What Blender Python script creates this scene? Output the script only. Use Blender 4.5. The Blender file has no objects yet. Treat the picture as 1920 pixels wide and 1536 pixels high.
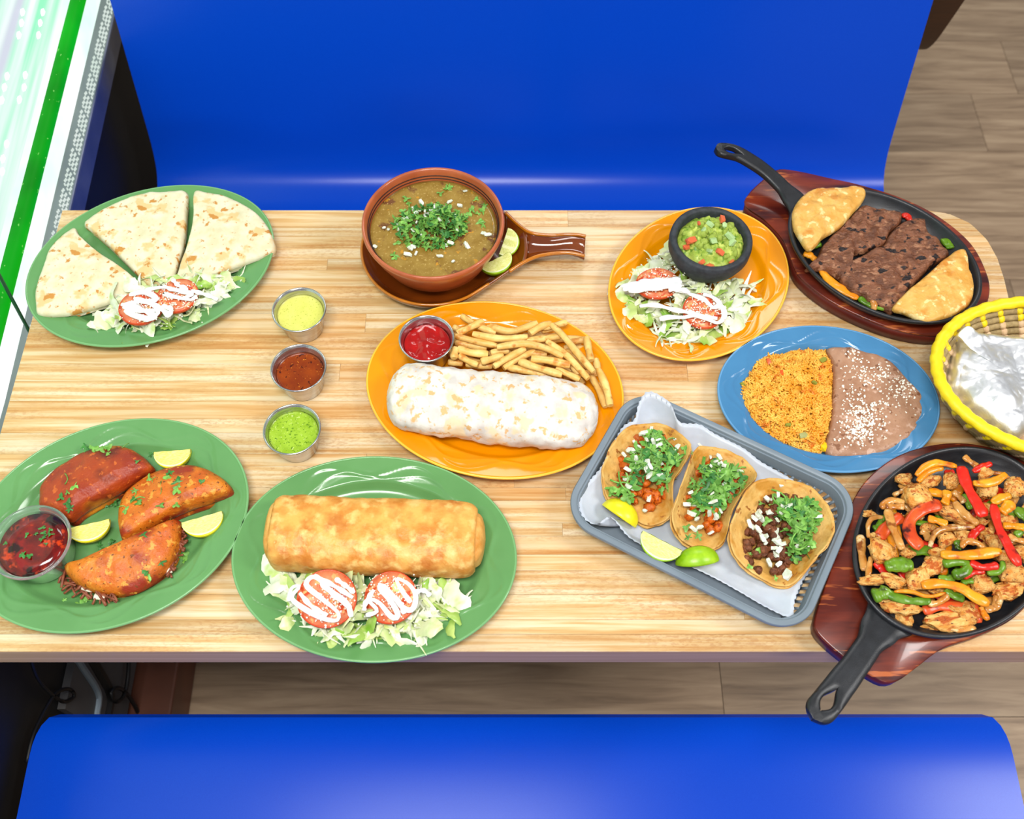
import bpy, bmesh, math, random
from math import sin, cos, pi, sqrt, radians, atan2, hypot
from mathutils import Vector, Matrix, Euler, noise as mnoise
random.seed(7)
S = bpy.context.scene
COL = S.collection
# ------------------------------------------------------------------ camera, world, light, exposure
F_PX = 1900.0; YV = -2630.0; CAM_Z = 1.82; TOP = 0.75
PITCH = math.atan((768 - YV) / F_PX)            # angle below the horizon
cam_d = bpy.data.cameras.new('camera'); cam = bpy.data.objects.new('camera', cam_d); COL.objects.link(cam)
cam.location = (0, 0, CAM_Z); cam.rotation_euler = (pi / 2 - PITCH, 0, 0)
cam_d.sensor_width = 36; cam_d.sensor_fit = 'HORIZONTAL'; cam_d.lens = F_PX / 1920 * 36
cam_d.clip_start = 0.05
cam_d.dof.use_dof = True; cam_d.dof.focus_distance = 1.2; cam_d.dof.aperture_fstop = 6.0
S.camera = cam
w = bpy.data.worlds.new('world'); S.world = w; w.use_nodes = True
w.node_tree.nodes['Background'].inputs[0].default_value = (0.93, 0.95, 1.0, 1)
w.node_tree.nodes['Background'].inputs[1].default_value = 0.36
def area(name, loc, sx, sy, power, col=(1, 1, 1)):
    d = bpy.data.lights.new(name, 'AREA'); d.shape = 'RECTANGLE'; d.size = sx; d.size_y = sy
    d.energy = power; d.color = col
    o = bpy.data.objects.new(name, d); COL.objects.link(o); o.location = loc
    return o
area('ceiling_panel_main', (-0.22, -0.06, 2.75), 0.9, 0.42, 40, (1, 0.985, 0.96))
area('ceiling_panel_side', (1.9, 0.2, 2.75), 1.0, 0.5, 40, (1, 0.985, 0.96))
area('ceiling_panel_far', (0.5, 2.9, 2.75), 1.2, 0.6, 24, (1, 0.985, 0.96))
area('ceiling_panel_behind', (0.5, -2.3, 2.75), 1.2, 0.6, 30, (1, 0.985, 0.96))  # unseen lamp added behind the camera to brighten front-facing edges
S.view_settings.view_transform = 'Standard'; S.view_settings.look = 'None'
S.view_settings.exposure = 0.0; S.view_settings.gamma = 1.0; S.view_settings.use_curve_mapping = False

# ------------------------------------------------------------------ projection helpers (photo pixel -> point on a known plane)
SP, CP = sin(PITCH), cos(PITCH)
def W(x, y, z):
    v = (y - 768) / F_PX; u = (x - 960) / F_PX
    zc = (CAM_Z - z) / (SP + v * CP)
    return Vector((zc * u, zc * (CP - v * SP), z))
def WX(x, y, X):
    v = (y - 768) / F_PX; u = (x - 960) / F_PX
    zc = X / u
    return Vector((X, zc * (CP - v * SP), CAM_Z - zc * (SP + v * CP)))
def crop(ox, oy, s):
    return lambda pts: [(ox + p[0] / s, oy + p[1] / s) + tuple(p[2:]) for p in pts]
def xy(pts, z): return [W(p[0], p[1], z).to_2d() for p in pts]

# ------------------------------------------------------------------ materials
def lin(c):
    r = []
    for v in c[:3]:
        v /= 255.0
        r.append(v / 12.92 if v <= 0.04045 else ((v + 0.055) / 1.055) ** 2.4)
    return (r[0], r[1], r[2], 1)
class NT:
    def __init__(s, name):
        s.m = bpy.data.materials.new(name); s.m.use_nodes = True; s.t = s.m.node_tree
        s.b = s.t.nodes['Principled BSDF']; s.out = s.t.nodes['Material Output']
    def n(s, typ, **kw):
        nd = s.t.nodes.new('ShaderNode' + typ)
        for k, v in kw.items():
            if k in nd.inputs: nd.inputs[k].default_value = v
            else: setattr(nd, k, v)
        return nd
    def l(s, a, b): s.t.links.new(a, b)
    def coord(s, scale=(1, 1, 1), kind='Object', loc_rand=False):
        tc = s.n('TexCoord'); mp = s.n('Mapping'); mp.inputs['Scale'].default_value = scale
        s.l(tc.outputs[kind], mp.inputs['Vector'])
        if loc_rand:
            oi = s.n('ObjectInfo'); c = s.n('CombineXYZ'); mm = s.n('Math', operation='MULTIPLY'); mm.inputs[1].default_value = 37.0
            s.l(oi.outputs['Random'], mm.inputs[0])
            for k in 'XYZ': s.l(mm.outputs[0], c.inputs[k])
            s.l(c.outputs[0], mp.inputs['Location'])
        return mp.outputs[0]
    def noise(s, vec, scale, detail=4, rough=0.55, dist=0):
        nd = s.n('TexNoise'); nd.inputs['Scale'].default_value = scale; nd.inputs['Detail'].default_value = detail
        nd.inputs['Roughness'].default_value = rough; nd.inputs['Distortion'].default_value = dist
        s.l(vec, nd.inputs['Vector']); return nd.outputs['Fac']
    def ramp(s, fac, stops):
        r = s.n('ValToRGB'); e = r.color_ramp.elements
        while len(e) < len(stops): e.new(0.5)
        for k, (p, c) in enumerate(stops):
            e[k].position = p; e[k].color = c if len(c) == 4 else tuple(c) + (1,)
        s.l(fac, r.inputs['Fac']); return r.outputs['Color']
    def mix(s, fac, a, b, mode='MIX'):
        m = s.n('Mix', data_type='RGBA', blend_type=mode)
        for sock, val in ((m.inputs[0], fac), (m.inputs[6], a), (m.inputs[7], b)):
            if hasattr(val, 'is_linked') or isinstance(val, bpy.types.NodeSocket): s.l(val, sock)
            else: sock.default_value = val
        return m.outputs[2]
    def bump(s, h, strength=0.3, dist=0.002):
        b = s.n('Bump'); b.inputs['Strength'].default_value = strength; b.inputs['Distance'].default_value = dist
        s.l(h, b.inputs['Height']); s.l(b.outputs[0], s.b.inputs['Normal'])
def mat(name, c1, c2=None, scale=40, rough=0.5, lo=0.35, hi=0.65, bump=0, bscale=None, bdist=0.002, rnd=0, spots=(), coat=0,
        metal=0, trans=0, sss=0, stretch=(1, 1, 1), detail=4, spec=0.5, ior=1.45, loc_rand=False, alpha=1):
    t = NT(name); b = t.b
    vec = t.coord(stretch, loc_rand=loc_rand)
    if c2 is None: c2 = c1
    fac = t.noise(vec, scale, detail)
    colr = t.ramp(fac, [(lo, lin(c1)), (hi, lin(c2))])
    for (sc, ss, l0, h0) in spots:
        f = t.ramp(t.noise(vec, ss, 3), [(l0, (0, 0, 0)), (h0, (1, 1, 1))])
        colr = t.mix(f, colr, lin(sc))
    if rnd:
        oi = t.n('ObjectInfo'); mr = t.n('MapRange'); mr.inputs['To Min'].default_value = 1 - rnd; mr.inputs['To Max'].default_value = 1 + rnd * 0.6
        t.l(oi.outputs['Random'], mr.inputs['Value'])
        hs = t.n('HueSaturation'); t.l(mr.outputs[0], hs.inputs['Value']); t.l(colr, hs.inputs['Color']); colr = hs.outputs[0]
    t.l(colr, b.inputs['Base Color'])
    b.inputs['Roughness'].default_value = rough; b.inputs['Metallic'].default_value = metal
    b.inputs['Specular IOR Level'].default_value = spec; b.inputs['IOR'].default_value = ior
    b.inputs['Coat Weight'].default_value = coat; b.inputs['Coat Roughness'].default_value = 0.06
    b.inputs['Transmission Weight'].default_value = trans
    if sss:
        b.inputs['Subsurface Weight'].default_value = sss; b.inputs['Subsurface Radius'].default_value = (0.5, 0.4, 0.3)
        b.inputs['Subsurface Scale'].default_value = 0.006
    if bump: t.bump(t.noise(vec, bscale or scale * 3, 5), bump, bdist)
    return t.m
def emit_mat(name, c1, c2, scale, strength, stretch=(1, 1, 1), lo=0.3, hi=0.7, spots=()):
    t = NT(name); vec = t.coord(stretch)
    colr = t.ramp(t.noise(vec, scale, 3), [(lo, lin(c1)), (hi, lin(c2))])
    for (sc, ss, l0, h0) in spots:
        f = t.ramp(t.noise(vec, ss, 2), [(l0, (0, 0, 0)), (h0, (1, 1, 1))]); colr = t.mix(f, colr, lin(sc))
    t.l(colr, t.b.inputs['Emission Color']); t.b.inputs['Emission Strength'].default_value = strength
    t.b.inputs['Base Color'].default_value = (0.004, 0.004, 0.004, 1); t.b.inputs['Roughness'].default_value = 0.5; t.b.inputs['Specular IOR Level'].default_value = 0.1
    return t.m

# ------------------------------------------------------------------ mesh helpers
WLOC = {}
def tag(o, label=None, cat=None, group=None, kind=None):
    if label: o['label'] = label
    if cat: o['category'] = cat
    if group: o['group'] = group
    if kind: o['kind'] = kind
    return o
def thing(name, loc, label, cat, group=None, kind=None):
    o = bpy.data.objects.new(name, None); COL.objects.link(o); o.empty_display_size = 0.02
    o.location = loc; WLOC[o] = Vector(loc)
    return tag(o, label, cat, group, kind)
def mesh(name, v, f, m, smooth=True):
    me = bpy.data.meshes.new(name); me.from_pydata([tuple(p) for p in v], [], f)
    me.materials.append(m)
    if smooth: me.polygons.foreach_set('use_smooth', [True] * len(me.polygons))
    me.update(); return me
def put(name, me, parent=None, loc=(0, 0, 0), rot=None, sc=None):
    o = bpy.data.objects.new(name, me); COL.objects.link(o)
    L = Vector(loc)
    if parent is not None:
        o.parent = parent; o.location = L - WLOC[parent]
    else: o.location = L
    WLOC[o] = L
    if rot is not None: o.rotation_euler = rot
    if sc is not None: o.scale = sc if hasattr(sc, '__len__') else (sc, sc, sc)
    return o
def obj(name, v, f, m, parent=None, smooth=True, base=None, fix=True):
    """v in world coordinates; the object's origin is the parent's or the base of its own box"""
    v = [Vector(p) for p in v]
    if base is None:
        if parent is not None: base = WLOC[parent]
        else:
            xs = [p.x for p in v]; ys = [p.y for p in v]
            base = Vector(((min(xs) + max(xs)) / 2, (min(ys) + max(ys)) / 2, min(p.z for p in v)))
    me = mesh(name, [p - base for p in v], f, m, smooth)
    if fix:
        bm = bmesh.new(); bm.from_mesh(me); bmesh.ops.recalc_face_normals(bm, faces=bm.faces); bm.to_mesh(me); bm.free()
    return put(name, me, parent, base)
def sharp(o, ang=35):
    me = o.data
    bm = bmesh.new(); bm.from_mesh(me)
    for e in bm.edges:
        if len(e.link_faces) == 2 and e.calc_face_angle(0) > radians(ang): e.smooth = False
    bm.to_mesh(me); bm.free(); return o
def bevel(o, wd, seg=2):
    m = o.modifiers.new('bevel', 'BEVEL'); m.width = wd; m.segments = seg; m.limit_method = 'ANGLE'; m.angle_limit = radians(40); return o
class MB:
    def __init__(s): s.v = []; s.f = []
    def add(s, v, f):
        k = len(s.v); s.v += [Vector(p) for p in v]; s.f += [tuple(i + k for i in q) for q in f]; return s
    def box(s, x0, x1, y0, y1, z0, z1):
        return s.add([(x0, y0, z0), (x1, y0, z0), (x1, y1, z0), (x0, y1, z0), (x0, y0, z1), (x1, y0, z1), (x1, y1, z1), (x0, y1, z1)],
                     [(3, 2, 1, 0), (4, 5, 6, 7), (0, 1, 5, 4), (1, 2, 6, 5), (2, 3, 7, 6), (3, 0, 4, 7)])
    def obj(s, name, m, parent=None, **k): return obj(name, s.v, s.f, m, parent, **k)
def N3(p, s, seed=0): return mnoise.noise(Vector((p[0] * s + seed * 3.1, p[1] * s - seed * 1.7, p[2] * s + seed * 0.9)))
def turb(p, s, seed=0, o=3):
    a = 1; r = 0
    for k in range(o): r += a * N3(p, s * 2 ** k, seed + k); a *= 0.5
    return r
def catmull(pts, n, closed=True):
    P = [Vector(p) for p in pts]; m = len(P); out = []
    segs = m if closed else m - 1
    L = []
    def g(i): return P[i % m] if closed else P[max(0, min(m - 1, i))]
    dense = []
    for i in range(segs):
        p0, p1, p2, p3 = g(i - 1), g(i), g(i + 1), g(i + 2)
        for k in range(12):
            t = k / 12
            dense.append(0.5 * ((2 * p1) + (p2 - p0) * t + (2 * p0 - 5 * p1 + 4 * p2 - p3) * t * t + (3 * p1 - p0 - 3 * p2 + p3) * t ** 3))
    dense.append(P[0].copy() if closed else P[-1].copy())
    acc = [0]
    for a, b in zip(dense, dense[1:]): acc.append(acc[-1] + (b - a).length)
    T = acc[-1]; j = 0
    for k in range(n):
        d = T * k / (n if closed else n - 1)
        while j < len(acc) - 2 and acc[j + 1] < d: j += 1
        q = (d - acc[j]) / max(acc[j + 1] - acc[j], 1e-9)
        out.append(dense[j].lerp(dense[j + 1], min(1, q)))
    return out
def rings(R, cap0=True, cap1=True, closed=True):
    """faces joining equal rings of points"""
    n = len(R[0]); v = [p for r in R for p in r]; f = []
    for i in range(len(R) - 1):
        for j in range(n if closed else n - 1):
            a = i * n + j; b = i * n + (j + 1) % n
            f.append((a, b, b + n, a + n))
    if cap0: f.append(tuple(range(n))[::-1])
    if cap1: f.append(tuple((len(R) - 1) * n + k for k in range(n)))
    return v, f
def lathe(c, prof, n=64, a=1, b=1, rot=0, mod=None, cap0=True, cap1=True):
    """prof: (r, z); r scaled by a, b along the two axes of an ellipse"""
    R = []
    for (r, z) in prof:
        ring = []
        for k in range(n):
            t = 2 * pi * k / n; x = r * a * cos(t); y = r * b * sin(t); zz = z
            if mod: zz += mod(r, t)
            ring.append(Vector((c[0] + x * cos(rot) - y * sin(rot), c[1] + x * sin(rot) + y * cos(rot), c[2] + zz)))
        R.append(ring)
    return rings(R, cap0, cap1)
def tube(pts, rad, n=8, flat=1.0, up=Vector((0, 0, 1)), taper=None, square=False, closed=False):
    """sweep an ellipse (rad wide, rad*flat high) along pts"""
    P = [Vector(p) for p in pts]; R = []; m = len(P)
    for i, p in enumerate(P):
        if closed: d = (P[(i + 1) % m] - P[i - 1])
        else: d = (P[min(i + 1, m - 1)] - P[max(i - 1, 0)])
        if d.length < 1e-9: d = Vector((1, 0, 0))
        d.normalize(); s = d.cross(up)
        if s.length < 1e-4: s = d.cross(Vector((0, 1, 0)))
        s.normalize(); u = s.cross(d); r = rad if not callable(rad) else rad(i / (m - 1))
        if taper: r *= taper(i / (m - 1))
        ring = []
        for k in range(n):
            t = 2 * pi * (k + 0.5) / n; cx, cy = cos(t), sin(t)
            if square:
                q = 1 / max(abs(cx), abs(cy)); q = 1 + (q - 1) * 0.8; cx *= q * 0.9; cy *= q * 0.9
            ring.append(p + s * cx * r + u * cy * r * flat)
        R.append(ring)
    if closed:
        R.append(R[0]); return rings(R, False, False)
    return rings(R)
def slab(outline, z0, thick, n=96, nr=14, edge=0.82, dome=0.0, amp=0.0, nsc=60, seed=0, h=None, wob=0.0, center=None, zb=None):
    """puffy slab over a star-shaped outline: rounded edge, dome, noise; flat-ish underside"""
    o = catmull([Vector((p[0], p[1], p[2] if len(p) > 2 else 0)) for p in outline], n)
    c = Vector((center[0], center[1], 0)) if center else sum(o, Vector()) / n
    R = []
    for i in range(1, nr + 1):
        t = i / nr
        ring = []
        for j, p in enumerate(o):
            q = c + (p - c) * t
            if wob: q += (p - c) * (wob * t * turb((p.x, p.y, 0), 55, seed + 5))
            e = 1.0 if t < edge else sqrt(max(0, 1 - ((t - edge) / (1 - edge)) ** 2))
            hh = thick * (h(q, t) if h else 1)
            z = z0 + hh * (0.12 + 0.88 * e) + dome * (1 - t * t) + amp * turb((q.x, q.y, 0), nsc, seed) * (0.35 + 0.65 * e) + p.z * t
            ring.append(Vector((q.x, q.y, z)))
        R.append(ring)
    k = min(1, 1)
    top = sum(R[0], Vector()) / n
    R2 = []
    for t in (0.985, 0.9, 0.6, 0.2):
        R2.append([Vector((c.x + (p.x - c.x) * t, c.y + (p.y - c.y) * t, (zb if zb is not None else z0) + p.z * t * (1 if t > 0.95 else t))) for p in o])
    v, f = rings(R + R2, True, True)
    return v, f
def shell(outline3, zc, power=2.5, thick=0.003, n=96, nr=14, amp=0.0, nsc=60, seed=0, wob=0, center=None):
    """thin sheet whose border follows outline3 (x, y, z) and whose middle sags to zc"""
    o = catmull([Vector(p) for p in outline3], n)
    c = sum(o, Vector()) / n if not center else Vector((center[0], center[1], 0))
    T = []; B = []
    for i in range(1, nr + 1):
        t = i / nr; rt = []; rb = []
        for p in o:
            q = c + (p - c) * t
            if wob: q += (p - c) * (wob * t * turb((p.x, p.y, 0), 70, seed + 3))
            z = zc + (p.z - zc) * t ** power + amp * turb((q.x, q.y, 0), nsc, seed)
            rt.append(Vector((q.x, q.y, z + thick / 2))); rb.append(Vector((q.x, q.y, z - thick / 2)))
        T.append(rt); B.append(rb)
    return rings(T + B[::-1], True, True)
def icos(sub, fn):
    bm = bmesh.new(); bmesh.ops.create_icosphere(bm, subdivisions=sub, radius=1)
    v = [fn(p.co.copy()) for p in bm.verts]; f = [tuple(q.index for q in p.verts) for p in bm.faces]; bm.free(); return v, f
def in_poly(p, poly):
    r = False; n = len(poly)
    for i in range(n):
        a = poly[i]; b = poly[i - 1]
        if (a[1] > p[1]) != (b[1] > p[1]) and p[0] < (b[0] - a[0]) * (p[1] - a[1]) / (b[1] - a[1]) + a[0]: r = not r
    return r
def rand_in(poly):
    xs = [p[0] for p in poly]; ys = [p[1] for p in poly]
    while True:
        q = (random.uniform(min(xs), max(xs)), random.uniform(min(ys), max(ys)))
        if in_poly(q, poly): return q

# ================================================================== SETTING
# ---- floor of vinyl planks
t = NT('vinyl_plank'); v = t.coord((1.4, 16, 1), loc_rand=True)
c = t.ramp(t.noise(v, 3.0, 6, 0.6, 0.6), [(0.3, lin((118, 96, 74))), (0.5, lin((150, 126, 100))), (0.7, lin((172, 148, 120)))])
oi = t.n('ObjectInfo'); mr = t.n('MapRange'); mr.inputs['To Min'].default_value = 0.86; mr.inputs['To Max'].default_value = 1.08
t.l(oi.outputs['Random'], mr.inputs['Value']); hs = t.n('HueSaturation'); t.l(mr.outputs[0], hs.inputs['Value']); t.l(c, hs.inputs['Color'])
t.l(hs.outputs[0], t.b.inputs['Base Color']); t.b.inputs['Roughness'].default_value = 0.42
M_PLANK = t.m
M_DARK = mat('dark_subfloor', (40, 34, 28), rough=0.9)
fl = MB().box(-2.2, 2.8, -1.5, 4.2, -0.06, -0.004).obj('floor', M_DARK); tag(fl, kind='structure')
PW = 0.19
for r in range(-16, 12):
    y0 = 1.918 + r * PW
    x = 0.374 - 1.22 * 2 + (0 if r == -8 else random.uniform(-0.6, 0.6))
    while x < 2.7:
        x1 = x + 1.22
        MB().box(max(x, -2.15) + 0.0006, min(x1, 2.75) - 0.0006, y0 + 0.0006, y0 + PW - 0.0006, -0.004, 0.0).obj('plank', M_PLANK, fl, smooth=False)
        x = x1
# ---- left wall with the lit window
def wx(y): return -0.602 - 0.037 * max(y, 0.62)
def wallbox(name, y0, y1, z0, z1, d0, d1, m, parent=None, bev=0, **k):
    """box on the slanting wall; d0..d1 = distance behind the wall's face"""
    mb = MB()
    if y0 < 0.62 < y1:
        ys = (y0, 0.62, y1); R = [[(wx(q) - d1, q, z0), (wx(q) - d0, q, z0), (wx(q) - d0, q, z1), (wx(q) - d1, q, z1)] for q in ys]
        mb.add(*rings([[Vector(p) for p in r] for r in R]))
    else: mb.add([(wx(y0) - d1, y0, z0), (wx(y0) - d0, y0, z0), (wx(y1) - d0, y1, z0), (wx(y1) - d1, y1, z0),
            (wx(y0) - d1, y0, z1), (wx(y0) - d0, y0, z1), (wx(y1) - d0, y1, z1), (wx(y1) - d1, y1, z1)],
           [(3, 2, 1, 0), (4, 5, 6, 7), (0, 1, 5, 4), (1, 2, 6, 5), (2, 3, 7, 6), (3, 0, 4, 7)])
    o = mb.obj(name, m, parent, smooth=False)
    if bev: bevel(o, bev)
    return o
M_BLACK = mat('black_wall', (9, 10, 11), (16, 15, 15), rough=0.6)
M_ALU = mat('anodised_frame', (92, 100, 122), (110, 116, 132), scale=20, rough=0.35, metal=0.6)
wl = wallbox('wall_left', -1.4, 4.2, 0.0, 0.64, 0.02, 0.16, M_BLACK); tag(wl, kind='structure')
M_GLOW = emit_mat('lit_pane', (150, 240, 190), (240, 255, 246), 3.0, 1.15, stretch=(1, 0.5, 9), lo=0.35, hi=0.6,
                  spots=[((205, 210, 222), 1.6, 0.52, 0.66)])
M_GREEN = emit_mat('green_tube_glow', (0, 140, 8), (0, 190, 20), 12, 1.0, stretch=(1, 0.6, 1), spots=[((150, 240, 120), 130, 0.68, 0.74)])
M_WHITE = emit_mat('white_diffuser_glow', (215, 250, 235), (255, 255, 255), 9, 1.15)
M_RAIL = emit_mat('grey_led_rail_glow', (118, 134, 132), (150, 166, 160), 6, 0.9)  # grey emission added to lighten the rail, whose face gets little light
M_DOT = emit_mat('led_dot_glow', (225, 245, 232), (240, 250, 245), 9, 0.85)
win = thing('window_1', (wx(1.0) - 0.02, 1.0, 0.64), None, None, kind='structure')
wallbox('window_frame', 0.08, 3.2, 0.64, 0.683, 0.0, 0.08, M_ALU, win, bev=0.003)
pane = wallbox('pane', 0.08, 3.2, 0.783, 1.75, 0.03, 0.045, M_GLOW, win)
wallbox('window_head', 0.08, 3.2, 1.75, 1.82, 0.0, 0.08, M_ALU, win, bev=0.003)
strip = thing('led_strip', (wx(1.0) - 0.01, 1.0, 0.683), 'green and white glowing LED strip along the window bottom beside the table', 'light strip')
wallbox('rail', 0.08, 3.2, 0.683, 0.727, 0.002, 0.06, M_RAIL, strip, bev=0.002)
wallbox('diffuser', 0.08, 3.2, 0.728, 0.760, 0.002, 0.06, M_WHITE, strip, bev=0.004)
pts = [(wx(y) - 0.014, y, 0.7715) for y in [0.1 + 0.08 * k for k in range(39)]]
vv, ff = tube(pts, 0.0112, 12); tag(obj('green_tube', vv, ff, M_GREEN, strip), 'bright green glowing tube')
mb = MB()
for k in range(330):
    y = 0.45 + k * 0.0048
    if k % 8 == 7: continue
    for q in range(3):
        z = 0.6905 + q * 0.0095 + (0.002 if k % 2 else 0); X = wx(y)
        mb.box(X - 0.003, X - 0.0005, y, y + 0.0022, z, z + 0.0042)
tag(mb.obj('led_dots', M_DOT, strip, smooth=False), kind='stuff')
dv, df = icos(1, lambda p: Vector((p.x * 0.003, p.y * 0.007, p.z * 0.005)))
M_LED_REFL = emit_mat('led_glow', (250, 255, 250), (255, 255, 255), 9, 1.6)  # glowing beads stand in for LED reflections on the pane
led_refl_me = mesh('led', dv, df, M_LED_REFL)
for (px, py) in [(42, 23), (80, 23), (40, 43), (75, 43), (35, 66), (72, 66), (13, 143), (47, 141), (8, 164), (45, 164), (3, 188), (36, 187),
                 (12, 270), (5, 298), (4, 322)]:
    X = -0.665
    for it in range(3):
        p = WX(px, py, X); X = wx(p.y) - 0.029
    put('led', led_refl_me, win, p)
M_CORD = mat('dark_green_cord', (12, 70, 40), rough=0.4)
a = WX(-40, 445, -0.632); b_ = WX(52, 616, -0.6235)
vv, ff = tube([a + Vector((0, 0, 0.25)) + (a - b_) * 1.0, a, a.lerp(b_, 0.5) + Vector((0, 0, -0.001)), b_, b_ + Vector((0.002, -0.01, -0.05))], 0.0022, 8)
tag(obj('power_cord', vv, ff, M_CORD), 'thin dark green cord hanging down the lit window beside the table', 'cord')
# ---- plinth and things below the table at the wall
M_PLINTH = mat('brown_plinth', (84, 48, 34), (104, 60, 42), scale=8, rough=0.4)
pl = MB().add([(wx(-1.4) + 0, -1.4, 0), (-0.561, -1.4, 0), (-0.585, 4.2, 0), (wx(4.2), 4.2, 0),
               (wx(-1.4) + 0, -1.4, 0.10), (-0.561, -1.4, 0.10), (-0.585, 4.2, 0.10), (wx(4.2), 4.2, 0.10)],
              [(3, 2, 1, 0), (4, 5, 6, 7), (0, 1, 5, 4), (1, 2, 6, 5), (2, 3, 7, 6), (3, 0, 4, 7)]).obj('baseboard_left', M_PLINTH, smooth=False)
bevel(pl, 0.004); tag(pl, kind='structure')
M_GREY = mat('grey_metal_bracket', (120, 138, 152), (150, 165, 175), scale=10, rough=0.4, metal=0.5)
M_PANEL = mat('grey_lower_panel', (62, 62, 64), (84, 82, 80), scale=5, rough=0.6)
M_RUB = mat('black_rubber', (8, 8, 9), rough=0.5)
lp = wallbox('wall_panel', 0.33, 0.62, 0.12, 0.36, 0.008, 0.0195, M_PANEL, wl)
br = thing('support_bracket', WX(180, 1300, -0.63), 'angled grey metal bracket on the black wall under the table', 'bracket')
P = [WX(120, 1200, -0.632), WX(150, 1246, -0.632), WX(183, 1300, -0.632), WX(180, 1345, -0.632), WX(178, 1420, -0.632)]
vv, ff = tube(catmull(P, 24, False), 0.006, 8, square=True); sharp(obj('bracket_rail', vv, ff, M_GREY, br))
P = [p + Vector((-0.004, 0.0, 0.0)) for p in [WX(150, 1200, -0.632), WX(178, 1246, -0.632), WX(206, 1300, -0.632), WX(202, 1345, -0.632), WX(198, 1420, -0.632)]]
vv, ff = tube(catmull(P, 24, False), 0.011, 8, square=True); sharp(obj('bracket_back', vv, ff, M_RUB, br))
def cable(pxs, X, r, label):
    vv, ff = tube(catmull([WX(a, b, X) for a, b in pxs], 50, False), r, 8)
    return tag(obj('cable', vv, ff, M_RUB), label, 'cable')
cable([(55, 1225), (70, 1270), (95, 1300), (120, 1316), (140, 1305), (128, 1292), (105, 1300), (85, 1330), (62, 1380), (50, 1430)], -0.628, 0.0028,
      'black cable looping against the wall, left of the grey bracket')
cable([(242, 1215), (240, 1270), (232, 1305), (218, 1316), (208, 1300), (222, 1290), (240, 1304), (258, 1335), (275, 1380)], -0.624, 0.0034,
      'thick black cable looping beside the brown plinth, right of the grey bracket')
# ---- booth table
M_CORE = mat('table_core', (150, 110, 66), rough=0.6)
t = NT('maple_stave'); v = t.coord((2.0, 60, 1), loc_rand=True); v2 = t.coord((1, 1, 1), loc_rand=True)
streak = t.noise(v, 2.2, 5, 0.6, 0.3)
c = t.ramp(streak, [(0.30, lin((194, 144, 84))), (0.44, lin((212, 176, 124))), (0.56, lin((224, 202, 166))), (0.70, lin((230, 214, 188)))])
fl1 = t.coord((150, 420, 1), loc_rand=True)
fk = t.ramp(t.noise(fl1, 1.0, 2, 0.6), [(0.48, (0, 0, 0)), (0.60, (1, 1, 1))])
zone = t.ramp(t.noise(t.coord((5, 30, 1), loc_rand=True), 1.0, 2), [(0.42, (0, 0, 0)), (0.62, (1, 1, 1))])
oi = t.n('ObjectInfo')
mm = t.n('Math', operation='MULTIPLY'); t.l(fk, mm.inputs[0]); t.l(zone, mm.inputs[1])
m2 = t.n('Math', operation='MULTIPLY'); t.l(mm.outputs[0], m2.inputs[0]); m2.inputs[1].default_value = 0.36
c = t.mix(m2.outputs[0], c, lin((176, 112, 52)))
tone = t.ramp(oi.outputs['Random'], [(0.0, lin((232, 222, 205))), (0.35, lin((255, 252, 246))), (0.7, lin((255, 242, 222))), (1.0, lin((238, 214, 182)))])
c = t.mix(1.0, c, tone, 'MULTIPLY')
t.l(c, t.b.inputs['Base Color']); t.b.inputs['Roughness'].default_value = 0.38; t.b.inputs['Coat Weight'].default_value = 0.15; t.b.inputs['Coat Roughness'].default_value = 0.25
M_STAVE = t.m
M_EDGE = mat('table_edge_band', (194, 152, 112), (208, 168, 130), scale=3, rough=0.6, stretch=(1, 1, 40))
M_STEEL_D = mat('dark_steel', (28, 28, 30), rough=0.4, metal=0.7)
TX0, TY0, TY1 = -0.611, 0.3022, 0.9085
corner = [W(x, y, TOP).to_2d() for x, y in [(1700, 394.5), (1739, 395), (1773, 398), (1820, 419), (1851, 450), (1870, 484), (1882.5, 522), (1892, 562.5)]]
TX1 = corner[-1].x + 0.0012
corner[0].y = corner[1].y = TY1
corner = corner + [Vector((TX1, corner[-1].y - 0.03))]
fr = [Vector((p.x, TY0 + TY1 - p.y)) for p in corner]
tout = [Vector((TX0, TY1))] + corner + fr[::-1] + [Vector((TX0, TY0))]
def right_at(y):
    yy = y if y > (TY0 + TY1) / 2 else TY0 + TY1 - y
    if yy <= corner[-1].y: return TX1
    for a, b in zip(corner, corner[1:]):
        if b.y <= yy <= a.y and a.y - b.y > 1e-6:
            q = (yy - b.y) / (a.y - b.y); return b.x + (a.x - b.x) * q
    return corner[0].x
tb = thing('booth_table', (0.02, 0.6, 0.0), 'long butcher block booth table carrying all the plates of food', 'table')
top = [Vector((p.x, p.y, TOP - 0.0015)) for p in tout]; bot = [Vector((p.x, p.y, TOP - 0.042)) for p in tout]
vv, ff = rings([bot, top]); core = obj('tabletop', vv, ff, M_EDGE, tb, smooth=False)
rows = []; y = TY0
while y < TY1 - 0.012:
    h_ = random.choice((0.016, 0.019, 0.022, 0.025, 0.028)); y1 = min(TY1, y + h_)
    if TY1 - y1 < 0.012: y1 = TY1
    rows.append((y, y1)); y = y1
WLOC[core] = WLOC[tb]
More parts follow.
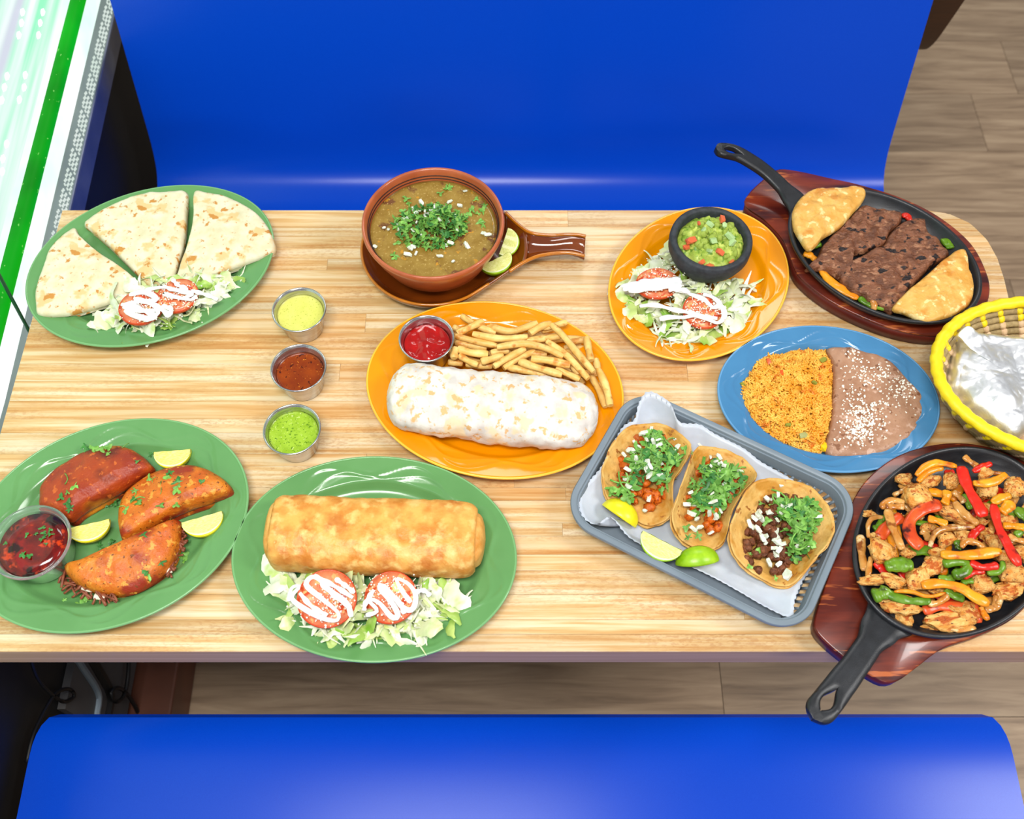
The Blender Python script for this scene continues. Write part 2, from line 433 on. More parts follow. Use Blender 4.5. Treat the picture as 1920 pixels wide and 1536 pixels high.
for (y0, y1) in rows:
    x = TX0
    cuts = [x]
    while True:
        x += random.uniform(0.30, 0.75)
        if x > TX1 - 0.2: break
        cuts.append(x)
    cuts.append(None)
    for a, b in zip(cuts, cuts[1:]):
        ga = 0.00015
        L = [Vector((a + (0 if a == TX0 else ga), y0 + ga)), ]
        if b is None:
            ys = [y0 + ga + (y1 - y0 - 2 * ga) * k / 4 for k in range(5)]
            poly = [Vector((a + ga, y0 + ga))] + [Vector((right_at(q) - 0.0001, q)) for q in ys] + [Vector((a + ga, y1 - ga))]
        else:
            poly = [Vector((a + ga, y0 + ga)), Vector((b - ga, y0 + ga)), Vector((b - ga, y1 - ga)), Vector((a + ga, y1 - ga))]
        vv, ff = rings([[Vector((p.x, p.y, TOP - 0.0015)) for p in poly], [Vector((p.x, p.y, TOP)) for p in poly]])
        obj('stave', vv, ff, M_STAVE, core, smooth=False)
obj('pedestal', *lathe((0.1, 0.64, 0), [(0.10, 0.0), (0.10, 0.012), (0.045, 0.03), (0.04, 0.06), (0.04, 0.66), (0.09, 0.70), (0.09, TOP - 0.042)], 32), M_STEEL_D, tb)
# ---- benches: plywood shell with a laminate face
def bench_mats(nm, face, edge):
    a = mat(nm + '_laminate', face, tuple(min(255, c + 5) for c in face), scale=900, rough=0.24, spec=0.3, bump=0.03, bscale=1500, bdist=0.0004)
    b = mat(nm + '_plywood', edge, tuple(int(c * 0.8) for c in edge), scale=30, rough=0.5, stretch=(1, 1, 20))
    return a, b
M_BLUE, M_PLY = bench_mats('blue_bench', (0, 66, 192), (214, 176, 110))
M_BROWN, M_PLY2 = bench_mats('brown_bench', (92, 52, 18), (70, 38, 12))
prof = catmull([(0.842, 0.425), (0.842, 0.440), (0.856, 0.451), (0.90, 0.4545), (1.00, 0.4505), (1.12, 0.447), (1.185, 0.450), (1.224, 0.468),
                (1.248, 0.505), (1.268, 0.57), (1.295, 0.67), (1.322, 0.77), (1.345, 0.86), (1.352, 0.885)], 70, False)
acc = [0]
for a, b in zip(prof, prof[1:]): acc.append(acc[-1] + (b - a).length)
def make_bench(name, label, mats, flip, dx, cy):
    r = thing(name, (dx, cy - 1.03 if flip else 1.03, 0), label, 'bench')
    def shell_b(t0, t1):
        R = []
        for side in (t1, t0):
            for i in (range(70) if side == t1 else range(69, -1, -1)):
                p = prof[i]; d = (prof[min(69, i + 1)] - prof[max(0, i - 1)]).normalized(); n = Vector((-d.y, d.x))
                q = p + n * side
                s0 = acc[i]; s1 = acc[-1] - acc[i]; hw = 0.6375; rc = 0.075
                for s in (s0, s1):
                    if s < rc: hw -= 0.052 * (1 - sqrt(max(0, 1 - ((rc - s) / rc) ** 2.4)))
                ring = []
                for k in range(41):
                    u = k / 20 - 1; x = hw * u
                    Y = cy - q.x if flip else q.x
                    ring.append(Vector((dx + x, Y, q.y)))
                R.append(ring)
        R.append(R[0])
        v, f = rings(R, False, False, closed=False)
        n = 41; m = len(R) // 2
        for i in range(m - 1):       # side walls
            j = 2 * m - 1 - i
            f.append((i * n, (i + 1) * n, (j - 1) * n, j * n))
            f.append((i * n + 40, (i + 1) * n + 40, (j - 1) * n + 40, j * n + 40))
        return v, f
    sharp(obj('laminate_face', *shell_b(-0.0012, 0.0), mats[0], r))
    sharp(obj('plywood_core', *shell_b(-0.014, -0.0013), mats[1], r))
    for sx in (-0.38, 0.38):
        Y = (lambda q: cy - q if flip else q)
        mb = MB()
        for (a, b, z0, z1) in ((0.98, 1.03, 0.02, 0.425), (0.88, 1.14, 0.405, 0.430), (0.84, 1.22, 0.0, 0.022)):
            y0, y1 = sorted((Y(a), Y(b))); mb.box(dx + sx - 0.025, dx + sx + 0.025, y0, y1, z0, z1)
        bevel(mb.obj('leg', M_STEEL_D, r, smooth=False), 0.003)
    return r
make_bench('bench', 'blue laminate booth bench behind the table with its tall backrest in view', (M_BLUE, M_PLY), False, 0.015, 0)
make_bench('bench', 'blue laminate booth bench in front of the table, only its rounded seat edge showing', (M_BLUE, M_PLY), True, 0.012, 1.147)
make_bench('bench', 'dark brown bench standing back to back behind the blue backrest', (M_BROWN, M_PLY2), True, 0.155, 2.788)
# ================================================================== DISHES
G = TOP + 0.0003
WELL = TOP + 0.0062          # upper face of a platter's well
def ceramic(name, c, c2=None, rough=0.19):
    return mat(name, c, c2 or c, scale=14, rough=rough, coat=0.25, spec=0.4, bump=0.015, bscale=300)
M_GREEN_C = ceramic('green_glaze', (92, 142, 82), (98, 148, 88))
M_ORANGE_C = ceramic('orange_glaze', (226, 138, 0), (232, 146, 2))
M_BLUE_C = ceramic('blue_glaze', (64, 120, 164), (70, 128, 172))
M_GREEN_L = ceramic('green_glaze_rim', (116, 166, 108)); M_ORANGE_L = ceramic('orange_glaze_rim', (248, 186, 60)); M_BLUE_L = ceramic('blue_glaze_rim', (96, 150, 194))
def platter(name, label, c, a, b, rot, m, m2, ph=0.0, cat='plate', group=None, N=8):
    L = thing(name, (c[0], c[1], G), label, cat, group)
    def mod(r, t):
        if r < 0.70: return 0
        k = 0.0
        for (base, ampl, phase, wd) in ((0.885, 0.070, 0.0, 0.016), (0.835, 0.045, 0.9, 0.018)):
            rc = base + ampl * cos(N * t + phase + ph)
            k += 0.00085 * math.exp(-((r - rc) / wd) ** 2)
        k -= 0.0005 * math.exp(-((r - 0.80 - 0.03 * cos(N * t + 2.2 + ph)) / 0.03) ** 2)
        return k
    pr = [(0.02, 0.006), (0.25, 0.006), (0.5, 0.0060), (0.62, 0.0062), (0.69, 0.0070), (0.725, 0.0098), (0.752, 0.0138), (0.775, 0.0160)]
    pr += [(0.775 + 0.195 * k / 24, 0.0160 + 0.0050 * k / 24) for k in range(1, 25)]
    pr += [(0.982, 0.0214), (0.992, 0.0216), (0.999, 0.0212), (1.002, 0.0202), (0.999, 0.0190), (0.985, 0.0182), (0.80, 0.0120), (0.72, 0.006),
           (0.66, 0.001), (0.64, 0.0), (0.60, 0.0), (0.59, 0.0015), (0.02, 0.0015)]
    v, f = lathe((c[0], c[1], G), pr, 192, a, b, rot, lambda r, t: mod(r, t) if r < 0.975 else 0)
    # the lower half must not carry the relief
    n = 192; k0 = 8 + 24 + 6
    for i in range(k0, len(pr)):
        for j in range(n): v[i * n + j].z = G + pr[i][1]
    obj('body', v, f, m, L)
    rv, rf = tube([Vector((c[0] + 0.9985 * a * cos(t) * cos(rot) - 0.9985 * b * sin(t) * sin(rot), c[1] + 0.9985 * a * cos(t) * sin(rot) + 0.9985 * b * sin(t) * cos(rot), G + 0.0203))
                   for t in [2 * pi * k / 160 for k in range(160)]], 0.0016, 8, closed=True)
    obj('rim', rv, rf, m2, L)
    return L
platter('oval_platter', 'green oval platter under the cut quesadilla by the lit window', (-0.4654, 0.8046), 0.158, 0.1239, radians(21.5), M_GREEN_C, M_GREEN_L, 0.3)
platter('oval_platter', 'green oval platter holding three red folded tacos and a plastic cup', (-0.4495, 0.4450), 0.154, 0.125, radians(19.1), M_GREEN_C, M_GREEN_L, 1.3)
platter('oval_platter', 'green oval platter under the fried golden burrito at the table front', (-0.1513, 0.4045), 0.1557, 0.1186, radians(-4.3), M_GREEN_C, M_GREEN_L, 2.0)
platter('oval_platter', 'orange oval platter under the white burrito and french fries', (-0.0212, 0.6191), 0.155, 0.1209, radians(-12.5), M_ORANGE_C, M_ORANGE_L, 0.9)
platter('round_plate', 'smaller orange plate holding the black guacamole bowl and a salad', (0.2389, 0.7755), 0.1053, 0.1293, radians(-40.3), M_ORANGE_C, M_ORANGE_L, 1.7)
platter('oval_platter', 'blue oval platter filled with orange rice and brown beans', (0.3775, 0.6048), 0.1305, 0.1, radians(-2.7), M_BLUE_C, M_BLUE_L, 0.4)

# ---- brown glazed serving dish with a handle, terracotta bowl, soup
M_BROWN_G = mat('brown_glaze', (104, 44, 8), (124, 58, 12), scale=18, rough=0.1, coat=0.8)
M_AMBER_G = mat('amber_rim_glaze', (170, 98, 14), (196, 118, 24), scale=30, rough=0.12, coat=0.6)
li = thing('serving_dish', (-0.082, 0.805, G), 'brown glazed dish with a scooped handle under the soup bowl', 'dish')
lc = Vector((-0.1029, 0.8285)); ang = [radians(d) for d in range(52, 312, 10)]
out = [lc + Vector((0.094 * cos(t), 0.094 * sin(t))) for t in ang] + xy([(913, 537), (940, 519), (963, 503), (984, 492), (990, 462), (984, 432), (966, 417), (948, 399), (932, 383)], TOP + 0.0222)
out = catmull([p.to_3d() for p in out], 180); lc3 = lc.to_3d()
def dr(t, z): return [Vector((lc.x + (p.x - lc.x) * t, lc.y + (p.y - lc.y) * t, G + z)) for p in out]
vv, ff = rings([dr(t, z) for t, z in [(0.02, 0.005), (0.7, 0.005), (0.80, 0.007), (0.90, 0.0135), (0.955, 0.0205), (0.975, 0.0226), (0.99, 0.0228), (1.0, 0.0214), (0.985, 0.016), (0.86, 0.003), (0.8, 0), (0.02, 0)]])
obj('body', vv, ff, M_BROWN_G, li)
k0 = max(range(180), key=lambda k: out[k].x); arc = [dr(0.985, 0.0224)[(k0 + 24 + k) % 180] for k in range(133)]
vv, ff = tube(arc, 0.0019, 8); tag(obj('rim', vv, ff, M_AMBER_G, li), 'amber glazed rim')
hu = [W(x, y, TOP + 0.026) for x, y in [(948, 399), (972, 422), (995, 437), (1030, 442), (1062, 441), (1085, 442), (1098, 445)]]
hl = [W(x, y, TOP + 0.022) for x, y in [(955, 509), (978, 494), (1005, 482), (1030, 477), (1060, 475), (1082, 478), (1096, 482)]]
hu = catmull(hu, 40, False); hl = catmull(hl, 40, False)
R = []
for i, (p, q) in enumerate(zip(hu, hl)):
    s = i / 39; ring = []
    for k in range(15):
        u = k / 14; x = p.lerp(q, u); sag = 0.013 * (1 - abs(2 * u - 1) ** 2.2) * (1 - 0.45 * s) + 0.006 * max(0, s - 0.85) / 0.15 * 0.6
        ring.append(Vector((x.x, x.y, x.z - sag + 0.002 * s)))
    under = [Vector((x.x, x.y, max(G + 0.001, x.z - 0.0055))) for x in ring[::-1]]
    R.append(ring + under)
vv, ff = rings(R); obj('handle', vv, ff, M_BROWN_G, li)
for nm, e in (('handle_edge', hl), ('handle_edge', hu)):
    vv, ff = tube([p + Vector((0, 0, 0.0018 * i / 39)) for i, p in enumerate(e)], 0.0024, 8); obj(nm, vv, ff, M_AMBER_G, li)

M_TERRA = mat('terracotta', (164, 80, 44), (186, 98, 58), scale=25, rough=0.3, coat=0.4, bump=0.04, bscale=300)
M_LINE = mat('dark_stripe_paint', (40, 20, 14), rough=0.4)
bc = Vector((-0.0988, 0.8234, TOP + 0.0065))
bl = thing('soup_bowl', bc, 'round terracotta bowl with dark painted lines inside its rim', 'bowl')
bh = 0.83 - bc.z
vv, ff = lathe(bc, [(0.002, 0.006), (0.045, 0.006), (0.060, 0.016), (0.072, 0.036), (0.0795, bh - 0.020), (0.0835, bh - 0.006), (0.0850, bh - 0.001), (0.0868, bh + 0.001), (0.0888, bh),
                    (0.0895, bh - 0.004), (0.0885, bh - 0.008), (0.082, bh - 0.026), (0.070, 0.020), (0.058, 0.006), (0.050, 0.0), (0.002, 0.0)], 96)
obj('body', vv, ff, M_TERRA, bl)
for r_, dz in ((0.0822, -0.0085), (0.0812, -0.0125)):
    vv, ff = tube([bc + Vector((r_ * cos(t), r_ * sin(t), bh + dz)) for t in [2 * pi * k / 96 for k in range(96)]], 0.0006, 6, closed=True)
    tag(obj('painted_line', vv, ff, M_LINE, bl), 'dark painted line')
M_SOUP = mat('green_chile_soup', (138, 106, 40), (156, 126, 58), scale=60, rough=0.16, bump=0.2, bscale=120, bdist=0.001,
             spots=[((110, 70, 40), 38, 0.58, 0.64), ((180, 150, 84), 300, 0.60, 0.66), ((192, 136, 44), 70, 0.63, 0.67)])
SZ = bc.z + bh - 0.0155
so = thing('soup', (bc.x, bc.y, SZ), 'green brown chile soup topped with chopped cilantro and onion', 'soup')
vv, ff = lathe((bc.x, bc.y, SZ), [(0.001, -0.001), (0.04, -0.0006), (0.075, 0), (0.0799, 0.0004), (0.0798, -0.003), (0.06, -0.03), (0.001, -0.03)], 72); obj('broth', vv, ff, M_SOUP, so)

# ---- greens, onion, shreds: shared meshes
M_CIL = mat('cilantro_green', (84, 140, 44), (134, 186, 84), scale=1.3, rough=0.45, rnd=0.28, loc_rand=True)
M_CIL_D = mat('cilantro_dark', (40, 104, 40), (74, 138, 60), scale=1.3, rough=0.45, rnd=0.25, loc_rand=True)
M_ONION = mat('white_onion', (200, 206, 180), (238, 242, 230), scale=1.1, rough=0.3, rnd=0.1, loc_rand=True)
def leaf_mesh(seed, m):
    r = random.Random(seed); v = [Vector((0, 0, 0.12))]; n = 22
    lob = r.choice((3, 3, 5))
    for k in range(n):
        t = 2 * pi * k / n
        rad = 0.62 + 0.30 * cos(lob * t) + r.uniform(-0.14, 0.14); rad *= 1.0 if k % 2 else 0.86
        v.append(Vector((rad * cos(t) * 1.1, rad * sin(t) * 0.8, 0.16 * sin(2 * t + seed) + r.uniform(-0.07, 0.07) - 0.22 * rad * cos(t) ** 2)))
    f = [(0, 1 + k, 1 + (k + 1) % n) for k in range(n)]
    return mesh('cilantro_leaf', v, f, m)
LEAF = [leaf_mesh(k, M_CIL) for k in range(7)]; LEAF_D = [leaf_mesh(k + 20, M_CIL_D) for k in range(5)]
def stem_mesh(seed, m):
    r = random.Random(seed)
    v, f = tube(catmull([(-1, 0, 0), (-0.3, r.uniform(-.3, .3), 0.1), (0.4, r.uniform(-.3, .3), 0.05), (1, r.uniform(-.3, .3), 0)], 6, False), 0.09, 5)
    return mesh('cilantro_stem', v, f, m)
STEM = [stem_mesh(k, M_CIL) for k in range(4)]
def dice_mesh(seed, m, nm):
    r = random.Random(seed)
    v, f = icos(1, lambda p: Vector((max(-.75, min(.75, p.x * 1.1)), max(-.6, min(.6, p.y)) * 0.8, max(-.5, min(.5, p.z)) * 0.7)) * (1 + 0.18 * N3(p, 1.3, seed)))
    return mesh(nm, v, f, m, smooth=False)
ONI = [dice_mesh(k, M_ONION, 'onion_piece') for k in range(5)]
def rrot(tilt=0.5): return (random.uniform(-tilt, tilt), random.uniform(-tilt, tilt), random.uniform(0, 2 * pi))
def leaf(parent, p, s, tilt=0.5, dark=False, name='cilantro_leaf'):
    return put(name, random.choice(LEAF_D if dark else LEAF), parent, p, rrot(tilt), (s, s * random.uniform(0.7, 1.1), s))
def stem(parent, p, s, tilt=0.3): return put('cilantro_stem', random.choice(STEM), parent, p, rrot(tilt), s)
def onion(parent, p, s, tilt=1.0): return put('onion_piece', random.choice(ONI), parent, p, rrot(tilt), (s * random.uniform(0.8, 1.3), s * random.uniform(0.6, 1), s * random.uniform(0.6, 1)))
cc = W(808, 424, SZ)
for k in range(260):
    a = random.uniform(0, 2 * pi); q = random.random() ** 0.6
    p = cc + Vector((0.047 * q * cos(a), 0.037 * q * sin(a), 0.016 * (1 - q * q) * random.random() + 0.0015))
    leaf(so, p, random.uniform(0.0050, 0.0092), 0.9, dark=random.random() < 0.3)
for (x, y) in [(843, 350), (838, 353), (826, 362), (762, 372), (766, 380), (885, 392), (895, 400), (905, 395), (908, 385), (900, 415), (893, 373), (738, 478), (740, 483), (905, 420), (745, 455), (880, 400)]:
    leaf(so, W(x, y, SZ + 0.0015), random.uniform(0.0055, 0.009), 0.25)
for k in range(14):
    a = random.uniform(0, 2 * pi); q = random.random() ** 0.5; stem(so, cc + Vector((0.042 * q * cos(a), 0.032 * q * sin(a), 0.010 * (1 - q))), random.uniform(0.007, 0.012))
for (x, y) in [(872, 358), (843, 378), (775, 392), (780, 398), (745, 420), (750, 428), (770, 465), (775, 462), (836, 460), (845, 455), (850, 490), (915, 440), (908, 438), (875, 460), (835, 388),
               (850, 403), (720, 427), (728, 430), (800, 402), (825, 480), (703, 462), (765, 477), (780, 475), (862, 385), (855, 410), (790, 380)]:
    onion(so, W(x, y, SZ + random.uniform(0.001, 0.004)), random.uniform(0.0035, 0.006), 0.5)
for k in range(22):
    a = random.uniform(0, 2 * pi); q = random.random() ** 0.5; onion(so, cc + Vector((0.044 * q * cos(a), 0.034 * q * sin(a), 0.011 * (1 - q * q) + 0.002)), random.uniform(0.0025, 0.0042))

# ---- citrus wedges
M_RIND_G = mat('lime_rind', (128, 176, 16), (166, 204, 36), scale=60, rough=0.3, bump=0.15, bscale=900, bdist=0.0005)
M_RIND_Y = mat('yellow_lime_rind', (216, 206, 20), (238, 226, 40), scale=60, rough=0.3, bump=0.15, bscale=900, bdist=0.0005)
M_PITH = mat('citrus_pith', (226, 232, 190), rough=0.5)
M_PULP = mat('lime_pulp', (206, 212, 110), (232, 234, 160), scale=260, rough=0.22, stretch=(1, 4, 4), sss=0.3)
M_PULP_Y = mat('yellow_lime_pulp', (234, 222, 90), (244, 238, 150), scale=260, rough=0.22, stretch=(1, 4, 4), sss=0.3)
def wedge(label, p, ang, roll, L=0.024, r=0.017, half=0.62, rind=M_RIND_G, pulp=M_PULP, pitch=0.0, group=None):
    """ridge along local x at z=0, rind bulging to -z; roll turns it about its length"""
    T = thing('lime_wedge', p, label, 'lime', group); T.rotation_euler = (0, pitch, ang)
    rot = Matrix.Rotation(roll, 4, 'X')
    nx, na = 22, 12
    def pt(u, a, k):
        q = sqrt(max(0, 1 - u * u)); return rot @ Vector((L * u, r * k * q * sin(a), -r * k * q * cos(a)))
    us = [-cos(pi * i / nx) for i in range(nx + 1)]
    v = []; f = []
    for k in (1.0, 0.93):
        for u in us:
            for j in range(na + 1): v.append(pt(u, -half + 2 * half * j / na, k))
    n = na + 1; o = (nx + 1) * n
    for i in range(nx):
        for j in range(na):
            a = i * n + j; f.append((a, a + 1, a + n + 1, a + n)); f.append((o + a, o + a + n, o + a + n + 1, o + a + 1))
        for j in (0, na):
            a = i * n + j; f.append((a, a + n, o + a + n, o + a))
    def loc(nm, v, f, m):
        me = mesh(nm, v, f, m); bm = bmesh.new(); bm.from_mesh(me); bmesh.ops.recalc_face_normals(bm, faces=bm.faces); bm.to_mesh(me); bm.free()
        o_ = bpy.data.objects.new(nm, me); COL.objects.link(o_); o_.parent = T; WLOC[o_] = WLOC[T]; return o_
    loc('rind', v, f, rind)
    for nm, k0, k1, m, dz in (('pith', 0.83, 0.935, M_PITH, 0.0), ('pulp', 0.0, 0.84, pulp, 0.0003)):
        v = []; f = []; rows_ = (k0, (k0 + k1) / 2, k1)
        for s in (-1, 1):
            b0 = len(v)
            for u in us:
                for k in rows_:
                    q = pt(u * (0.96 if k1 < 0.9 else 1), s * half, max(k, 0.02)); nrm = rot @ Vector((0, s * cos(half), sin(half)))
                    v.append(q + nrm * (dz + 0.0004 * sin(u * 9) * (1 if k1 < .9 else 0)))
            for i in range(nx):
                for j in range(2):
                    a = b0 + i * 3 + j; f.append((a, a + 1, a + 4, a + 3))
        loc(nm, v, f, m)
    return T
def wedge_on(label, px, zb, ang, roll, **k):
    z = zb + k.get('r', 0.017) * k.pop('lift', 0.95); p = W(px[0], px[1], z); return wedge(label, p, ang, roll, **k)
wedge_on('lime wedge lying cut side up beside the soup bowl, lower of two', (928, 486), TOP + 0.008, radians(32), -0.75, half=0.75, r=0.021, L=0.0225)
wedge_on('lime wedge half hidden behind the soup bowl rim, upper of two', (944, 452), TOP + 0.008, radians(75), -0.7, half=0.7, r=0.021, L=0.023)
wedge_on('yellow lime wedge between the plastic cup and the red tacos', (166, 982), WELL, radians(14), -0.8, L=0.0235, r=0.022, half=0.75, rind=M_RIND_Y, pulp=M_PULP_Y, lift=0.75)
wedge_on('pale lime wedge at the back of the red taco platter', (323, 845), WELL, radians(5), -0.8, L=0.0215, r=0.022, half=0.75, lift=0.75, pulp=M_PULP_Y, rind=M_RIND_Y)
wedge_on('lime wedge with segments showing, right of the red tacos', (378, 969), WELL, radians(18), -0.8, L=0.0235, r=0.0235, half=0.75, lift=0.75, rind=M_RIND_Y)

# ---- steel sauce cups and sauces
M_STEEL = mat('brushed_steel', (178, 176, 176), (206, 205, 206), scale=30, rough=0.24, metal=1.0, stretch=(1, 1, 12))
def steel_cup(label, c, zb):
    T = thing('sauce_cup', (c[0], c[1], zb), label, 'cup', 'steel sauce cups'); h = 0.04
    pr = [(0.002, 0.0012), (0.0225, 0.0012), (0.0238, 0.003), (0.0300, h - 0.003), (0.0312, h - 0.0005), (0.0325, h + 0.0004), (0.0333, h - 0.0006), (0.0328, h - 0.0020),
          (0.0312, h - 0.0030), (0.0306, h - 0.005), (0.0246, 0.003), (0.0236, 0.0), (0.002, 0.0)]
    vv, ff = lathe((c[0], c[1], zb), pr, 64); obj('body', vv, ff, M_STEEL, T)
    vv, ff = tube([Vector((c[0] + 0.0324 * cos(t), c[1] + 0.0324 * sin(t), zb + h - 0.0006)) for t in [2 * pi * k / 64 for k in range(64)]], 0.0011, 8, closed=True)
    obj('rolled_rim', vv, ff, M_STEEL, T)
    return T
def sauce(name, label, c, zb, m, r=0.0285, top=0.031, amp=0.0004, nsc=120, cat='sauce'):
    v, f = lathe((c[0], c[1], zb), [(r * k / 10, top) for k in range(1, 11)] + [(r - 0.0003, top - 0.002), (0.0222, 0.0045), (0.002, 0.0035)], 48)
    for p in v:
        d = hypot(p.x - c[0], p.y - c[1])
        if p.z > zb + top - 0.0005 and d < r - 0.001: p.z += amp * turb(p, nsc, 3)
    return tag(obj(name, v, f, m), label, cat)
cups = [(-0.2625, 0.7172), (-0.2546, 0.6331), (-0.2535, 0.5500)]
for c, lab in zip(cups, ('steel sauce cup holding creamy yellow salsa, farthest of three', 'steel sauce cup holding red brown salsa, middle of three', 'steel sauce cup holding green salsa, nearest of three')): steel_cup(lab, c, G)
M_S1 = mat('creamy_yellow_salsa', (206, 204, 96), (216, 214, 112), scale=60, rough=0.2, spots=[((170, 176, 60), 500, 0.62, 0.68)])
M_S2 = mat('red_chile_salsa', (124, 44, 4), (146, 60, 6), scale=50, rough=0.14, coat=0.15, spots=[((224, 140, 40), 420, 0.67, 0.70), ((66, 18, 4), 180, 0.61, 0.66)])
M_S3 = mat('green_salsa', (138, 172, 36), (158, 190, 56), scale=80, rough=0.2, spots=[((84, 124, 20), 420, 0.60, 0.64), ((196, 212, 120), 380, 0.64, 0.68)])
sauce('yellow_salsa', 'creamy yellow green salsa in the farthest steel cup', cups[0], G, M_S1)
sauce('red_salsa', 'red brown chile salsa with seeds in the middle steel cup', cups[1], G, M_S2, r=0.0282, top=0.029)
sauce('green_salsa', 'green tomatillo salsa in the nearest steel cup', cups[2], G, M_S3)
kc = (-0.1025, 0.6671); kz = TOP + 0.0125
T = steel_cup('steel sauce cup of ketchup on the orange platter beside the fries', kc, kz)
M_KET = mat('ketchup', (150, 8, 6), (176, 14, 10), scale=60, rough=0.14, coat=0.2)
sauce('ketchup', 'dark red ketchup swirled in the cup on the orange platter', kc, kz, M_KET, r=0.0278, top=0.028, amp=0.0038, nsc=75)

# ---- plastic cup of consomme
pc = Vector((W(57, 1016, TOP + 0.05).x, W(57, 1016, TOP + 0.05).y, TOP + 0.0075))
M_PLAS = mat('clear_plastic', (235, 240, 240), rough=0.06, trans=0.92, ior=1.25)
T = thing('plastic_cup', pc, 'clear plastic portion cup on the green platter beside the red tacos', 'cup')
h = 0.043
vv, ff = lathe(pc, [(0.002, 0.0008), (0.031, 0.0008), (0.0322, 0.003), (0.0375, h - 0.006), (0.0385, h - 0.004), (0.0425, h - 0.003), (0.0432, h - 0.0012), (0.0425, h), (0.0400, h - 0.0004), (0.0392, h - 0.0024),
                    (0.0383, h - 0.0052), (0.0330, 0.003), (0.0318, 0.0), (0.002, 0.0)], 72); obj('body', vv, ff, M_PLAS, T)
M_CONS = mat('red_consomme', (84, 8, 6), (128, 14, 6), scale=55, rough=0.1, coat=0.2, lo=0.4, hi=0.6, spots=[((196, 56, 8), 75, 0.58, 0.66), ((40, 10, 6), 44, 0.50, 0.60)])
T = thing('consomme', pc + Vector((0, 0, 0.001)), 'dark red consomme with cilantro bits in the clear plastic cup', 'sauce')
vv, ff = lathe(pc, [(0.002, h - 0.008), (0.02, h - 0.008), (0.0362, h - 0.008), (0.0360, h - 0.010), (0.0318, 0.004), (0.002, 0.002)], 64); obj('broth', vv, ff, M_CONS, T)
for k in range(13):
    a = random.uniform(0, 2 * pi); q = random.uniform(0.3, 0.95)
    leaf(T, pc + Vector((0.033 * q * cos(a), 0.033 * q * sin(a), h - 0.0066)), random.uniform(0.003, 0.006), 0.2, dark=True)

# ---- molcajete of guacamole
M_STONE = mat('black_stone', (38, 41, 46), (54, 58, 64), scale=160, rough=0.62, bump=0.35, bscale=700, bdist=0.0006)
mc = Vector((0.2501, 0.8077, TOP + 0.0068))
T = thing('guacamole_bowl', mc, 'small thick black bowl standing on the orange plate', 'bowl')
mh = 0.815 - mc.z + 0.002
vv, ff = lathe(mc, [(0.002, 0.020), (0.028, 0.022), (0.038, mh - 0.022), (0.0425, mh - 0.006), (0.0435, mh - 0.002), (0.0455, mh), (0.0495, mh), (0.0515, mh - 0.002), (0.0522, mh - 0.008), (0.0518, mh - 0.018),
                    (0.047, mh - 0.030), (0.034, 0.010), (0.027, 0.004), (0.025, 0), (0.002, 0)], 80); obj('body', vv, ff, M_STONE, T)
M_GUAC = mat('guacamole', (128, 160, 40), (196, 208, 98), scale=110, rough=0.4, bump=0.5, bscale=260, bdist=0.0012, lo=0.32, hi=0.66, spots=[((92, 132, 34), 140, 0.56, 0.64)])
M_TOMD = mat('tomato_flesh_dice', (206, 84, 44), (224, 120, 78), scale=120, rough=0.2)
M_GON = mat('green_onion_chunk', (160, 196, 130), (190, 214, 150), scale=100, rough=0.25)
gu = thing('guacamole', mc + Vector((0, 0, 0.02)), 'chunky green guacamole heaped in the small black bowl', 'guacamole')
v, f = lathe(mc, [(0.0418 * k / 22, mh - 0.010) for k in range(1, 23)] + [(0.036, mh - 0.020), (0.002, 0.0225)], 72)
for p in v:
    d = hypot(p.x - mc.x, p.y - mc.y) / 0.0418
    if p.z > mc.z + mh - 0.0105: p.z += 0.016 * (1 - d ** 2.2) + (0.008 * turb(p, 100, 5) + 0.004 * abs(N3(p, 210, 2))) * (1 - 0.6 * d ** 4)
obj('mash', v, f, M_GUAC, gu)
v, f = icos(2, lambda p: Vector((p.x, p.y, p.z * 0.8)) * (1 + 0.3 * turb(p, 1.6, 4))); LUMP = [mesh('avocado_lump', v, f, M_GUAC)]
v, f = icos(2, lambda p: Vector((p.x * 1.2, p.y, p.z * 0.8)) * (1 + 0.3 * turb(p, 1.7, 9))); LUMP.append(mesh('avocado_lump', v, f, M_GUAC))
for k in range(46):
    a = random.uniform(0, 2 * pi); q = random.random() ** 0.6
    put('avocado_lump', random.choice(LUMP), gu, mc + Vector((0.036 * q * cos(a), 0.036 * q * sin(a), mh - 0.008 + 0.016 * (1 - q ** 2.2))), rrot(3), random.uniform(0.0028, 0.0062))
TD = [dice_mesh(k + 11, M_TOMD, 'tomato_piece') for k in range(3)]; GO = [dice_mesh(k + 31, M_GON, 'green_onion_piece') for k in range(3)]
for (x, y, s, g) in [(1296, 450, 0.0085, 0), (1288, 458, .006, 0), (1355, 410, .007, 0), (1350, 472, .007, 0), (1335, 490, .007, 0), (1318, 484, .006, 0), (1310, 420, .004, 0), (1330, 425, .0065, 1), (1336, 455, .008, 1),
                     (1368, 445, .008, 1), (1372, 455, .007, 1), (1358, 425, .006, 1), (1330, 470, .006, 1), (1375, 482, .005, 0), (1318, 436, .005, 1)]:
    p = W(x, y, mc.z + mh + 0.006); d = hypot(p.x - mc.x, p.y - mc.y) / 0.0418
    p.z = mc.z + mh - 0.004 + 0.016 * (1 - min(1, d) ** 2.2)
    put('green_onion_piece' if g else 'tomato_piece', random.choice(GO if g else TD), gu, p, rrot(0.7), s)

